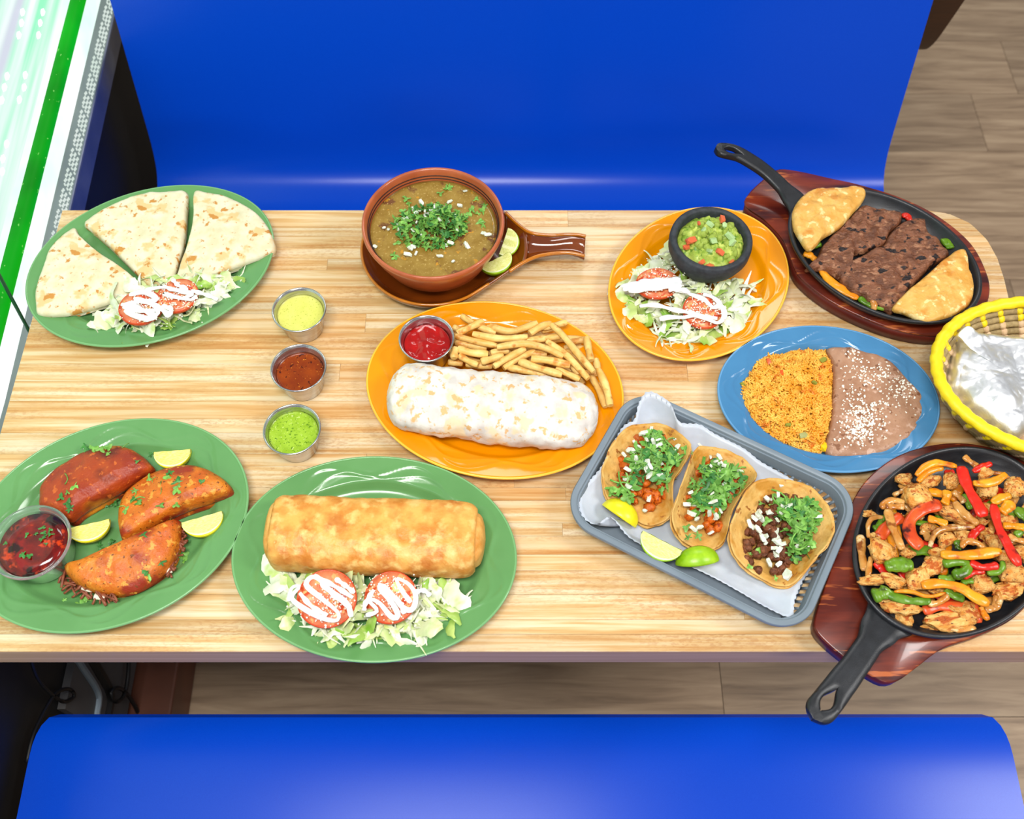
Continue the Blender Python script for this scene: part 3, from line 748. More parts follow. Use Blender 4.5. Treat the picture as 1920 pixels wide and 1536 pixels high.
# ---- sizzling platters: cast iron pan on a wooden board
M_IRON = mat('cast_iron', (24, 25, 28), (34, 36, 40), scale=60, rough=0.36, bump=0.3, bscale=900, bdist=0.0005, spec=0.6)
M_BOARD = mat('red_stained_wood', (84, 24, 12), (138, 52, 26), scale=5, rough=0.28, coat=0.2, stretch=(1, 7, 1), spots=[((58, 14, 14), 7, 0.50, 0.64), ((176, 92, 44), 22, 0.58, 0.66)])
M_BOARDS = mat('dark_board_side', (84, 26, 18), (104, 36, 24), scale=10, rough=0.4)
PZ = TOP + 0.026
def skillet(label, c, a, b, rot, hp, wd, hole):
    base = Vector((c[0], c[1], PZ)); T = thing('skillet', base, label, 'pan')
    pr = [(0.02, 0.0035), (0.78, 0.0035), (0.86, 0.006), (0.945, 0.0185), (0.955, 0.0205), (0.972, 0.0218), (0.992, 0.0215), (1.0, 0.0195), (0.994, 0.0165), (0.965, 0.0135), (0.89, 0.001), (0.86, 0.0), (0.02, 0.0)]
    vv, ff = lathe(base, pr, 128, a, b, rot); obj('body', vv, ff, M_IRON, T)
    C = catmull(hp, 60, False); m = 60; rows_t = []
    L = 0; acc_ = [0]
    for p, q in zip(C, C[1:]): acc_.append(acc_[-1] + (q - p).length)
    L = acc_[-1]; h0, h1, hw = hole
    v = []; f = []
    qs = [0, 0.18, 0.5, 0.82, 1.0]; crown = [0.55, 0.95, 1.0, 0.95, 0.45]
    idx = {}
    def width(s):
        k = s * (len(wd) - 1); i = min(len(wd) - 2, int(k)); u = k - i; u = u * u * (3 - 2 * u); w_ = wd[i] * (1 - u) + wd[i + 1] * u
        e = (1 - s) * L / (wd[-1] / 2)
        if e < 1: w_ *= sqrt(max(0.0004, 1 - (1 - e) ** 2))
        return w_ / 2
    for i, p in enumerate(C):
        s = acc_[i] / L; d = (C[min(m - 1, i + 1)] - C[max(0, i - 1)]).normalized(); sd = d.cross(Vector((0, 0, 1))).normalized(); up = sd.cross(d)
        ww = width(s); g = 0
        if h0 < s < h1:
            u = (s - h0) / (h1 - h0); g = hw * min(1, sin(pi * min(1, u ** 1.5)) * 1.05)
        for sg in (-1, 1):
            for k, q in enumerate(qs):
                o_ = sg * (g + (ww - g) * q)
                cr = crown[k] if (k > 0 or g == 0) else 0.6
                if k == 0 and g == 0: cr = 1.0
                for tb in (1, -1):
                    idx[(i, sg, k, tb)] = len(v); v.append(p + sd * o_ + up * (0.0048 * tb * cr))
    for i in range(m - 1):
        for sg in (-1, 1):
            for k in range(4):
                for tb in (1, -1): f.append((idx[(i, sg, k, tb)], idx[(i + 1, sg, k, tb)], idx[(i + 1, sg, k + 1, tb)], idx[(i, sg, k + 1, tb)]))
            f.append((idx[(i, sg, 4, 1)], idx[(i + 1, sg, 4, 1)], idx[(i + 1, sg, 4, -1)], idx[(i, sg, 4, -1)]))
            s = acc_[i] / L; s2 = acc_[i + 1] / L
            if h0 < s2 and s < h1: f.append((idx[(i, sg, 0, 1)], idx[(i + 1, sg, 0, 1)], idx[(i + 1, sg, 0, -1)], idx[(i, sg, 0, -1)]))
    o_ = obj('handle', v, f, M_IRON, T)
    bm = bmesh.new(); bm.from_mesh(o_.data); bmesh.ops.remove_doubles(bm, verts=bm.verts, dist=1e-5); bmesh.ops.recalc_face_normals(bm, faces=bm.faces); bm.to_mesh(o_.data); bm.free()
    sharp(o_, 50)
    return T
def board(label, pts, z1):
    o = catmull([W(x, y, z1).to_2d().to_3d() for x, y in pts], 140)
    c = sum(o, Vector()) / 140; T = thing('wooden_board', (c.x, c.y, G), label, 'board')
    def ring(t, z): return [Vector((c.x + (p.x - c.x) * t, c.y + (p.y - c.y) * t, z)) for p in o]
    vv, ff = rings([ring(0.95, G), ring(0.985, G + 0.003), ring(0.99, z1 - 0.003)], True, True); obj('underside', vv, ff, M_BOARDS, T)
    vv, ff = rings([ring(0.991, z1 - 0.0035), ring(0.997, z1 - 0.002), ring(0.998, z1 - 0.001), ring(0.985, z1), ring(0.5, z1)], True, True); tag(obj('top', vv, ff, M_BOARD, T), 'glossy red stained top face')
    return T
BZ = TOP + 0.0255
board('red stained wooden board under the steak skillet at the table back', [(1396.6, 384), (1404, 362), (1426, 340), (1450, 321), (1467, 316), (1507, 322), (1560, 334), (1610, 345), (1690, 370), (1760, 405), (1820, 455), (1850, 510),
      (1856, 550), (1840, 592), (1805, 620), (1750, 630), (1680, 618), (1610, 592), (1545, 557), (1497, 516), (1482, 482), (1467, 448), (1436, 414)], BZ)
board('red stained wooden board under the chicken skillet, overhanging the table edge', [(1527, 1178), (1530, 1150), (1541, 1115), (1556, 1072), (1572, 1020), (1590, 960), (1620, 905), (1670, 862), (1730, 838), (1800, 830), (1870, 842), (1930, 870),
      (1980, 915), (1995, 970), (1985, 1040), (1950, 1105), (1900, 1160), (1840, 1190), (1770, 1215), (1715, 1255), (1684, 1277), (1662, 1281), (1640, 1272), (1590, 1240), (1548, 1205)], BZ)
skillet('black cast iron skillet holding grilled steak and folded tortillas', (0.4708, 0.8005), 0.1283, 0.0935, radians(-38.8),
        [W(1512, 405, 0.788), W(1495, 382, 0.792), W(1466, 350, 0.796), W(1437, 323, 0.802), W(1407, 302, 0.809), W(1378, 287, 0.815), W(1340, 280, 0.819)], [0.046, 0.030, 0.0205, 0.0195, 0.021, 0.0225, 0.023], (0.76, 0.93, 0.0048))
skillet('black cast iron skillet heaped with chicken, peppers and onions', (0.4798, 0.4136), 0.1296, 0.0949, radians(41),
        [W(1675, 1150, 0.786), W(1655, 1172, 0.789), W(1632, 1205, 0.793), W(1605, 1245, 0.797), W(1575, 1285, 0.800), W(1550, 1318, 0.802), W(1523, 1350, 0.803)], [0.056, 0.040, 0.027, 0.0275, 0.0295, 0.0305, 0.031], (0.72, 0.92, 0.0062))
# ================================================================== FOOD
# ---- quesadilla wedges
def tortilla_mat(name, c1, c2, toast, dark, sc=55):
    return mat(name, c1, c2, scale=sc, rough=0.6, bump=0.45, bscale=180, bdist=0.0012, lo=0.35, hi=0.65,
               spots=[(toast, 42, 0.54, 0.62), (dark, 95, 0.60, 0.66), (dark, 50, 0.625, 0.67)])
M_QUES = tortilla_mat('toasted_flour_tortilla', (214, 202, 164), (230, 221, 192), (220, 188, 132), (196, 134, 60))
M_CHEESE = mat('melted_cheese', (240, 226, 170), (246, 236, 196), scale=60, rough=0.4, sss=0.2)
q = crop(0, 320, 3.4286)
QW = [('quesadilla wedge nearest the lit window with browned folded edge', [(462, 348), (500, 395), (620, 500), (800, 622), (905, 728), (820, 790), (700, 830), (560, 872), (420, 910), (240, 912), (214, 850), (217, 740), (262, 600), (302, 500), (352, 430)]),
      ('middle quesadilla wedge, largest piece with browned spots', [(527, 320), (650, 232), (800, 162), (950, 122), (1100, 114), (1196, 118), (1192, 250), (1178, 420), (1138, 580), (1088, 700), (960, 728), (862, 640), (702, 480), (602, 390)]),
      ('pale quesadilla wedge at the right end of the green platter', [(1238, 116), (1320, 120), (1450, 147), (1600, 222), (1700, 312), (1770, 475), (1700, 528), (1550, 588), (1400, 638), (1270, 668), (1160, 700), (1118, 688), (1152, 580), (1202, 430), (1232, 280)])]
for k, (lab, pts) in enumerate(QW):
    P = q(pts); d = [(a, b) for a, b in zip(P, P[1:] + P[:1])]
    P2 = []
    for a, b in d:
        P2.append(a)
    z1 = 0.779
    out = xy(P2, z1); c = sum(out, Vector((0, 0))) / len(out)
    T = thing('quesadilla_wedge', (c.x, c.y, WELL), lab, 'quesadilla', 'cut quesadilla wedges')
    v, f = slab([(c.x + (p.x - c.x) * 0.985, c.y + (p.y - c.y) * 0.985) for p in out], WELL + 0.001 + 0.006, 0.004, seed=k, amp=0.0006)
    obj('lower_tortilla', v, f, M_QUES, T)
    v, f = slab([(c.x + (p.x - c.x) * 0.975, c.y + (p.y - c.y) * 0.975) for p in out], WELL + 0.0095, 0.004, seed=k + 4, amp=0.0008, wob=0.02)
    obj('cheese', v, f, M_CHEESE, T)
    v, f = slab(out, WELL + 0.0125, 0.0075, n=140, nr=26, edge=0.93, dome=0.004, seed=k + 9, amp=0.0016, nsc=45, wob=0.006, zb=WELL + 0.0125)
    obj('upper_tortilla', v, f, M_QUES, T)

# ---- shredded lettuce salads with tomato, crema and cheese
M_LET = [mat('iceberg_white', (214, 222, 186), (238, 240, 222), scale=1.2, rough=0.35, rnd=0.1, loc_rand=True, spots=[((186, 206, 120), 1.0, 0.54, 0.66)]),
         mat('iceberg_pale_green', (190, 210, 130), (230, 234, 190), scale=1.2, rough=0.35, rnd=0.12, loc_rand=True),
         mat('lettuce_green', (124, 172, 50), (190, 212, 118), scale=1.1, rough=0.35, rnd=0.14, loc_rand=True)]
def shred_mesh(seed, m):
    r = random.Random(seed); n = 12; pts = []
    cv = r.uniform(-0.9, 0.9); a = 0; p = Vector((-1, 0, 0)); wd = r.choice((0.10, 0.14, 0.2, 0.26, 0.36)); R = []
    tw = r.uniform(-0.8, 0.8); ph = r.uniform(0, 6)
    for i in range(n + 1):
        u = i / n; a = cv * (u - 0.5); d = Vector((cos(a), sin(a), 0)); s = Vector((-sin(a), cos(a), 0))
        if i: p = p + d * (2 / n)
        e = max(0.12, min(1, 4 * u + 0.3, 3 * (1 - u) + 0.1)) * (1 + r.uniform(-0.3, 0.3))
        z = 0.22 * sin(5.4 * u + ph); th = tw * (u - 0.5) + 0.35 * sin(ph + 4 * u)
        sv = s * cos(th) + Vector((0, 0, sin(th)))
        L = p + sv * wd * e * r.uniform(0.8, 1.2) + Vector((0, 0, z)); Rr = p - sv * wd * e * r.uniform(0.8, 1.2) + Vector((0, 0, z))
        M_ = (L + Rr) / 2 + Vector((0, 0, 0.10 * wd * 2))
        R.append([L, (L + M_) / 2 + Vector((0, 0, 0.03)), M_, (Rr + M_) / 2 + Vector((0, 0, 0.03)), Rr])
    v, f = rings(R, False, False, closed=False)
    return mesh('lettuce_shred', v, f, m)
SHRED = [[shred_mesh(k + 40 * j, M_LET[j]) for k in range(7)] for j in range(3)]
M_TSKIN = mat('tomato_skin', (200, 58, 24), (214, 80, 40), scale=30, rough=0.2)
M_TFLESH = mat('tomato_flesh', (212, 104, 66), (228, 146, 104), scale=60, rough=0.25, spots=[((196, 70, 34), 80, 0.53, 0.6), ((232, 172, 110), 140, 0.58, 0.64)])
M_CREMA = mat('white_crema', (250, 250, 246), rough=0.25, sss=0.2)
M_COT = mat('cotija_crumbs', (250, 246, 232), rough=0.6)
def crumbs(name, parent, pts, size, m=None):
    mb = MB()
    for p in pts:
        s = size * random.uniform(0.5, 1.3); R_ = Euler(rrot(3)).to_matrix()
        v, f = ([Vector((1, 0, -.6)), Vector((-.5, .9, -.6)), Vector((-.5, -.9, -.6)), Vector((0.2, 0.1, 0.9)), Vector((-.9, .3, .3)), Vector((.6, -.8, .3))],
                [(0, 2, 1), (0, 3, 5), (1, 3, 0), (1, 4, 3), (2, 5, 3), (2, 3, 4), (1, 2, 4), (0, 5, 2)])
        mb.add([Vector(p) + R_ @ (q_ * s) for q_ in v], f)
    o = mb.obj(name, m or M_COT, parent, smooth=False, fix=False); tag(o, kind='stuff'); return o
def salad(lab, poly_px, n, zt, tomatoes, seed, labt, labc, extra=()):
    random.seed(seed)
    poly = [tuple(p) for p in xy(poly_px, 0.768)]; c = sum((Vector(p) for p in poly), Vector((0, 0))) / len(poly)
    T = thing('shredded_lettuce', (c.x, c.y, WELL), lab, 'lettuce', 'shredded lettuce salads')
    rad = max((Vector(p) - c).length for p in poly)
    for k in range(n):
        x, y = rand_in(poly); d = (Vector((x, y)) - c).length / rad
        z = WELL + 0.007 + zt * (1 - d ** 2) * random.uniform(0.25, 1.0)
        j = random.choices((0, 1, 2), (0.58, 0.30, 0.12))[0]
        s = random.uniform(0.013, 0.029)
        put('lettuce_shred', random.choice(SHRED[j]), T, (x, y, z), (random.uniform(-.8, .8), random.uniform(-.5, .5) * (0.25 + 0.75 * max(0, 1 - d * d)), random.uniform(0, 2 * pi)), (s, s, s))
    for (x, y, a, s, j) in extra:
        put('lettuce_shred', random.choice(SHRED[j]), T, W(x, y, WELL + 0.009), (0.2, 0.1, radians(a)), (s * 1.1, s * 1.5, s))
    for (tp, tl) in zip(tomatoes, labt):
        (px, r1, r2, ang, tilt, roll, z) = tp
        p = W(px[0], px[1], z); TT = thing('tomato_slice', p, tl, 'tomato', 'tomato slices on lettuce')
        TT.rotation_euler = (tilt, roll, radians(ang))
        def loc(nm, vf, m):
            me = mesh(nm, vf[0], vf[1], m); o = bpy.data.objects.new(nm, me); COL.objects.link(o); o.parent = TT; WLOC[o] = WLOC[TT]
        loc('skin', lathe((0, 0, 0), [(0.955, -0.003), (0.99, -0.0025), (1.0, 0), (0.99, 0.0025), (0.955, 0.003), (0.95, 0)], 48, r1, r2, cap0=False, cap1=False), M_TSKIN)
        loc('flesh', lathe((0, 0, 0), [(0.02, -0.0027), (0.957, -0.0028), (0.957, 0.0028), (0.6, 0.0026), (0.02, 0.0024)], 48, r1, r2, mod=lambda r, t: 0.0006 * sin(5 * t) if 0.1 < r < 0.8 else 0), M_TFLESH)
    return T, c, poly
def crema(label, lines, z, r=0.0024, parent_pts=None, flat=0.55):
    allp = []
    mb = MB()
    for ln in lines:
        P = catmull([W(x, y, z + 0.0015 * random.random()) for x, y in ln], max(14, 5 * len(ln)), False); allp += P
        ph = random.uniform(0, 6)
        vv, ff = tube(P, lambda u: r * (1 + 0.25 * sin(u * 17 + ph)) * (0.7 if u in (0, 1) else 1), 8, flat)
        mb.add(vv, ff)
    o = mb.obj('crema_drizzle', M_CREMA); tag(o, label, 'crema'); return o
c6 = crop(420, 840, 3.31); c8 = crop(1120, 370, 4.8)
T, c, poly = salad('shredded lettuce salad in front of the fried golden burrito', c6([(290, 790), (430, 790), (560, 800), (720, 770), (900, 800), (1160, 800), (1330, 830), (1450, 920), (1480, 1020), (1340, 1120), (1200, 1170), (1000, 1190), (800, 1200), (600, 1160), (430, 1070), (340, 930)]), 150, 0.019,
    [((613, 1123), 0.0315, 0.0315, 10, 0.10, 0.05, 0.788), ((733, 1121), 0.0285, 0.0285, 0, 0.08, -0.1, 0.787)], 11,
    ['tomato slice under white crema, left one by the fried burrito', 'tomato slice under white crema, right one by the fried burrito'], None,
    [(515, 1075, -45, 0.024, 0), (530, 1110, -50, 0.022, 0), (850, 1130, -65, 0.024, 0), (790, 1190, 80, 0.022, 0), (840, 1160, -30, 0.02, 0), (590, 1185, -20, 0.024, 0), (660, 1200, 10, 0.024, 2), (695, 1185, -25, 0.018, 2), (820, 1100, -40, 0.018, 2)])
crema('white crema zigzag over the left tomato slice by the fried burrito', [c6([(400, 950), (420, 870), (470, 860)]) + c6([(420, 930), (500, 1000), (620, 1060), (700, 1070), (705, 1020), (600, 930), (510, 850), (560, 800), (660, 880), (760, 960), (790, 1050)]), c6([(600, 840), (700, 930), (790, 990)]), c6([(560, 790), (690, 860), (800, 930)]), c6([(690, 810), (760, 860), (810, 900)]), c6([(470, 900), (540, 980), (640, 1040)])], 0.7935, 0.0026)
crema('white crema zigzag over the right tomato slice by the fried burrito', [c6([(880, 1040), (950, 1010), (890, 940), (960, 960), (1040, 1050), (1080, 1040), (1040, 960), (960, 870), (1000, 860), (1110, 990), (1170, 1000), (1190, 920), (1150, 850), (1070, 810), (1100, 880), (1160, 960)]), c6([(1180, 900), (1240, 885), (1280, 920)]), c6([(930, 880), (880, 960), (870, 1010)]), c6([(960, 840), (1020, 900), (1090, 960), (1120, 1030)])], 0.7925, 0.0026)
crumbs('cheese_crumbs', None, [W(random.gauss(x, 24), random.gauss(y, 20), 0.792 + random.uniform(-.002, .002)) for x, y in [(620, 1130)] * 230 + [(735, 1115)] * 230], 0.0010)
tag(bpy.data.objects['cheese_crumbs'], 'crumbled white cheese over the salad by the fried burrito', 'cheese')
c2 = q
T, c, poly = salad('shredded lettuce salad in front of the cut quesadilla', c2([(620, 880), (760, 830), (940, 740), (1150, 690), (1300, 660), (1450, 670), (1560, 690), (1500, 760), (1420, 850), (1330, 920), (1150, 990), (950, 1030), (760, 1040), (600, 1020)]), 130, 0.017,
    [((265, 577), 0.0275, 0.0245, 15, 0.12, 0, 0.783), ((333, 556), 0.0265, 0.0235, 30, 0.1, -0.05, 0.783)], 12,
    ['tomato slice nearly covered in crema, left one by the quesadilla', 'tomato slice with crema streaks, right one by the quesadilla'], None,
    [(425, 530, 25, 0.026, 0), (440, 540, 40, 0.024, 0), (410, 555, 50, 0.026, 0), (385, 575, 70, 0.022, 0), (200, 606, 10, 0.022, 0), (215, 595, 40, 0.024, 1), (285, 606, 0, 0.018, 0), (400, 560, -70, 0.016, 2)])
crema('thick white crema over the left tomato slice by the quesadilla', [c2([(830, 800), (930, 780), (1010, 830), (900, 840), (800, 870), (900, 900), (1020, 900), (960, 950), (860, 930), (800, 900)]), c2([(860, 820), (980, 860), (1050, 900), (1090, 940)]), c2([(780, 860), (880, 880), (1000, 940), (930, 960)]), c2([(1040, 870), (1100, 890), (1080, 935)])], 0.789, 0.0034)
crema('white crema streaks over the right tomato slice by the quesadilla', [c2([(930, 770), (1050, 750), (1180, 780), (1240, 790), (1160, 820), (1050, 790), (1120, 810), (1230, 830), (1260, 800)]), c2([(1110, 700), (1150, 740), (1200, 750)]), c2([(1230, 770), (1330, 800), (1400, 830)]), c2([(1050, 740), (1130, 770), (1210, 760)])], 0.789, 0.0028)
o = crumbs('cheese_crumbs', None, [W(random.gauss(x, 22), random.gauss(y, 14), 0.788 + random.uniform(-.002, .002)) for x, y in [(265, 577)] * 200 + [(333, 556)] * 200], 0.0010)
tag(o, 'crumbled white cheese over the salad by the quesadilla', 'cheese')
T, c, poly = salad('shredded lettuce salad on the round orange plate below the guacamole', c8([(590, 480), (700, 560), (860, 690), (1000, 760), (1220, 770), (1370, 820), (1420, 960), (1390, 1080), (1280, 1160), (1020, 1290), (830, 1310), (640, 1310), (470, 1230), (340, 1130), (250, 990), (230, 830), (310, 680), (460, 590)]), 145, 0.017,
    [((1232, 533), 0.0275, 0.0215, 5, 0.15, 0, 0.785), ((1318, 584), 0.0255, 0.0245, -25, 0.1, 0.05, 0.783)], 13,
    ['tomato slice crossed by a broad crema stripe on the orange plate', 'tomato slice ringed with crema on the orange plate'], None,
    [(1175, 562, -40, 0.024, 0), (1255, 475, 80, 0.024, 1), (1395, 530, 10, 0.024, 0), (1405, 575, 5, 0.022, 0), (1400, 600, -35, 0.024, 0), (1390, 605, 60, 0.02, 0), (1295, 635, 80, 0.024, 1), (1345, 630, 35, 0.026, 2), (1210, 630, -30, 0.024, 0), (1265, 625, 15, 0.02, 2), (1230, 590, -30, 0.02, 2)])
crema('broad white crema stripe over the left tomato slice on the orange plate', [c8([(215, 800), (400, 775), (600, 745), (750, 740)]), c8([(230, 830), (400, 800), (600, 780), (760, 760)]), c8([(280, 845), (450, 825), (620, 805), (760, 790)]), c8([(360, 770), (500, 750), (700, 750)]), c8([(640, 830), (760, 830), (830, 860)])], 0.792, 0.0038, flat=0.4)
crema('white crema loop around the right tomato slice on the orange plate', [c8([(720, 830), (860, 880), (960, 920), (1040, 990), (1100, 960), (1040, 900), (950, 870)]), c8([(1060, 920), (1130, 1000), (1140, 1080), (1080, 1130), (980, 1090), (880, 1060), (780, 1080), (640, 1080), (560, 1100)]), c8([(380, 980), (520, 970), (680, 1010), (790, 1030), (900, 1060)]), c8([(820, 1020), (940, 1070), (1080, 1090)])], 0.789, 0.0032, flat=0.45)
o = crumbs('cheese_crumbs', None, [W(random.gauss(x, 26), random.gauss(y, 16), 0.791 + random.uniform(-.003, .002)) for x, y in [(1235, 525)] * 190 + [(1318, 582)] * 230], 0.0010)
tag(o, 'crumbled white cheese over the salad on the orange plate', 'cheese')
random.seed(21)

# ---- burritos
def roll(T, p0, p1, wd, h, zb, m, n=90, nc=56, sq=2.5, endp=6, amp=0.002, seed=0, name='wrap', creases=(), tuck=None, tuckm=None):
    d = (p1 - p0); L = d.length; d.normalize(); s = Vector((-d.y, d.x, 0)); R = []
    def section(x, u, k, sd):
        ring = []
        for j in range(nc):
            t = 2 * pi * j / nc; cx, cy = cos(t), sin(t)
            e = 2 / sq; X = abs(cx) ** e * (1 if cx > 0 else -1) * wd / 2; Z = abs(cy) ** e * (1 if cy > 0 else -1) * h / 2
            q = p0 + d * (L / 2 + x) + s * (X * k) + Vector((0, 0, Z * k))
            nrm = (s * cx + Vector((0, 0, cy)))
            a = amp * turb(q, 26, sd) + amp * 0.45 * turb(q, 85, sd + 3)
            for (ct, cd, cw) in creases:
                tt = (t - ct - 0.12 * sin(u * 3 + ct * 5)); a -= cd * math.exp(-(tt / cw) ** 2)
            q += nrm * a; q.z += zb + h / 2 - p0.z
            if cy < -0.55: q.z = max(q.z, zb - 0.0005)
            ring.append(q)
        return ring
    for i in range(n + 1):
        u = -cos(pi * i / n) if not tuck else -1 + 2 * i / n
        k = max(0.02, (1 - abs(u) ** endp)) ** (0.5) if not tuck else (0.965 + 0.035 * (1 - abs(u) ** 12))
        if tuck: k *= 1 - 0.10 * max(0, (abs(u) - 0.93) / 0.07) ** 2 - 0.10 * max(0, (u - 0.7) / 0.3) ** 2
        R.append(section(u * L / 2, u, k, seed))
    obj(name, *rings(R), m, T)
    if tuck:
        for sg in (-1, 1):
            R = []
            for i in range(17):
                u = i / 16; k = (0.82 if sg > 0 else 0.90) * sqrt(max(0.004, 1 - u ** 3)) * (1 + 0.05 * sin(u * 9))
                x = sg * (L / 2 - 0.012 + u * (0.012 + tuck))
                R.append(section(x, sg, k, seed + 7))
            obj('tucked_end', *rings(R), tuckm or m, T)
ZB = WELL
M_BUR = tortilla_mat('soft_flour_tortilla', (202, 194, 186), (230, 224, 215), (226, 204, 168), (216, 172, 116))
T = thing('burrito', W(922, 770, WELL), 'large white flour tortilla burrito lying on the orange platter', 'burrito')
roll(T, W(726, 737, 0.785), W(1121, 783, 0.785), 0.088, 0.053, ZB, M_BUR, amp=0.0042, seed=2, sq=2.5, endp=9, creases=((-0.5, 0.002, 0.2), (2.2, 0.0014, 0.14), (4.9, 0.003, 0.2)))
M_CHIM = mat('fried_golden_tortilla', (200, 124, 40), (228, 170, 84), scale=42, rough=0.42, bump=0.6, bscale=150, bdist=0.0018, lo=0.36, hi=0.62, spots=[((184, 104, 30), 24, 0.50, 0.66), ((234, 188, 110), 75, 0.50, 0.68)])
M_CHIM2 = mat('fried_golden_fold', (204, 136, 52), (228, 176, 96), scale=50, rough=0.45, bump=0.6, bscale=150, bdist=0.0018)
T = thing('fried_burrito', W(706, 1004, WELL), 'deep fried golden burrito lying on the green platter', 'burrito')
roll(T, W(514, 997, 0.787), W(893, 1012, 0.787), 0.084, 0.058, ZB, M_CHIM, amp=0.0017, seed=5, sq=2.8, endp=9, creases=((2.05, 0.0013, 0.03), (2.2, 0.0014, 0.025), (1.9, 0.0010, 0.025), (-0.55, 0.001, 0.06)), tuck=0.010, tuckm=M_CHIM2)

# ---- fries
M_FRY = mat('french_fry', (220, 164, 76), (240, 206, 128), scale=80, rough=0.45, lo=0.3, hi=0.7, rnd=0.08, loc_rand=True, bump=0.2, bscale=300, bdist=0.0006, spots=[((198, 128, 46), 60, 0.56, 0.66)])
c4 = crop(660, 540, 3.5556)
FR = [([(730, 185), (840, 255), (960, 300)], 0.785), ([(875, 220), (790, 262), (700, 305)], 0.79), ([(920, 250), (1010, 285), (1090, 285), (1235, 235)], 0.787), ([(805, 305), (980, 338), (1170, 328)], 0.793), ([(690, 320), (820, 355), (965, 385)], 0.789),
      ([(690, 365), (800, 385), (900, 400)], 0.782), ([(705, 405), (800, 432), (908, 440)], 0.79), ([(965, 395), (1150, 372), (1300, 405), (1410, 462)], 0.796), ([(1165, 352), (1280, 338), (1395, 318)], 0.793), ([(1330, 245), (1400, 310), (1500, 430), (1612, 560)], 0.801),
      ([(1270, 270), (1350, 250), (1432, 228)], 0.786), ([(1300, 355), (1420, 440), (1500, 520), (1575, 605)], 0.796), ([(1562, 330), (1575, 400), (1592, 485)], 0.792), ([(1455, 365), (1510, 352), (1570, 345)], 0.785), ([(860, 492), (930, 475), (1010, 450)], 0.789),
      ([(945, 525), (1040, 465), (1155, 405)], 0.794), ([(1010, 535), (1110, 470), (1220, 420)], 0.787), ([(715, 450), (780, 490), (840, 515)], 0.786), ([(760, 505), (850, 515), (935, 520)], 0.779), ([(1115, 488), (1230, 530), (1400, 580)], 0.793),
      ([(1195, 470), (1320, 485), (1455, 515)], 0.797), ([(1040, 530), (1170, 555), (1310, 585)], 0.785), ([(1360, 538), (1440, 575), (1520, 610)], 0.790), ([(1622, 475), (1632, 510), (1640, 540)], 0.784), ([(1640, 540), (1690, 650), (1722, 785)], 0.786),
      ([(1595, 590), (1650, 690), (1690, 795)], 0.777), ([(1425, 430), (1470, 510), (1515, 580)], 0.786), ([(1640, 640), (1670, 720), (1700, 775)], 0.772), ([(675, 262), (710, 275), (750, 292)], 0.781), ([(690, 400), (682, 440), (680, 470)], 0.790),
      ([(1265, 285), (1310, 275), (1360, 255)], 0.781), ([(1185, 305), (1255, 262), (1330, 238)], 0.788), ([(640, 495), (690, 498), (740, 505)], 0.776), ([(925, 435), (980, 425), (1045, 420)], 0.786), ([(1175, 435), (1240, 440), (1300, 445)], 0.786)]
FL = 'golden french fry piled between the ketchup cup and the white burrito'
def fry(P, lab=FL):
    P = catmull(P, 12, False); r = random.uniform(0.0042, 0.0052)
    v, f = tube(P, lambda u: r * (1 + 0.08 * sin(9 * u + r * 9e3)) * (0.8 if u in (0, 1) else 1), 8, 0.95, square=True)
    # turn the section a little so that no two lie alike
    o = sharp(obj('french_fry', v, f, M_FRY), 50); tag(o, lab, 'fry', 'french fries on the orange platter'); return o
for pts, z in FR: fry([W(x, y, z) for x, y in c4(pts)])
fp = [tuple(p) for p in xy(c4([(690, 300), (900, 260), (1230, 270), (1420, 300), (1560, 390), (1640, 520), (1680, 640), (1600, 620), (1300, 560), (1000, 510), (700, 480)]), 0.772)]
for k in range(30):
    x, y = rand_in(fp); a = random.uniform(-0.9, 0.6); L = random.uniform(0.018, 0.032); z = WELL + random.choice((0.0048, 0.010, 0.016))
    d = Vector((cos(a), sin(a), 0)); b = Vector((-sin(a), cos(a), 0)) * random.uniform(-.004, .004); p = Vector((x, y, z))
    fry([p - d * L, p + b, p + d * L])

# ---- red folded tacos
M_BIR = mat('red_fried_tortilla', (194, 90, 14), (216, 126, 30), scale=34, rough=0.42, lo=0.36, hi=0.64, bump=0.7, bscale=210, bdist=0.0018, spots=[((150, 44, 12), 20, 0.49, 0.60), ((224, 150, 54), 120, 0.59, 0.65), ((120, 60, 16), 260, 0.62, 0.66)])
M_BIR2 = mat('dark_red_fried_tortilla', (146, 44, 16), (178, 72, 18), scale=26, rough=0.42, lo=0.36, hi=0.64, bump=0.7, bscale=210, bdist=0.0018, spots=[((104, 26, 12), 20, 0.50, 0.62), ((206, 130, 30), 14, 0.56, 0.66), ((196, 92, 30), 150, 0.60, 0.66)])
M_SHRED = mat('shredded_beef', (112, 54, 34), (150, 84, 56), scale=160, rough=0.45)
M_WCH = mat('white_melted_cheese', (240, 226, 204), rough=0.35, sss=0.2)
c5 = crop(0, 760, 3.4917)
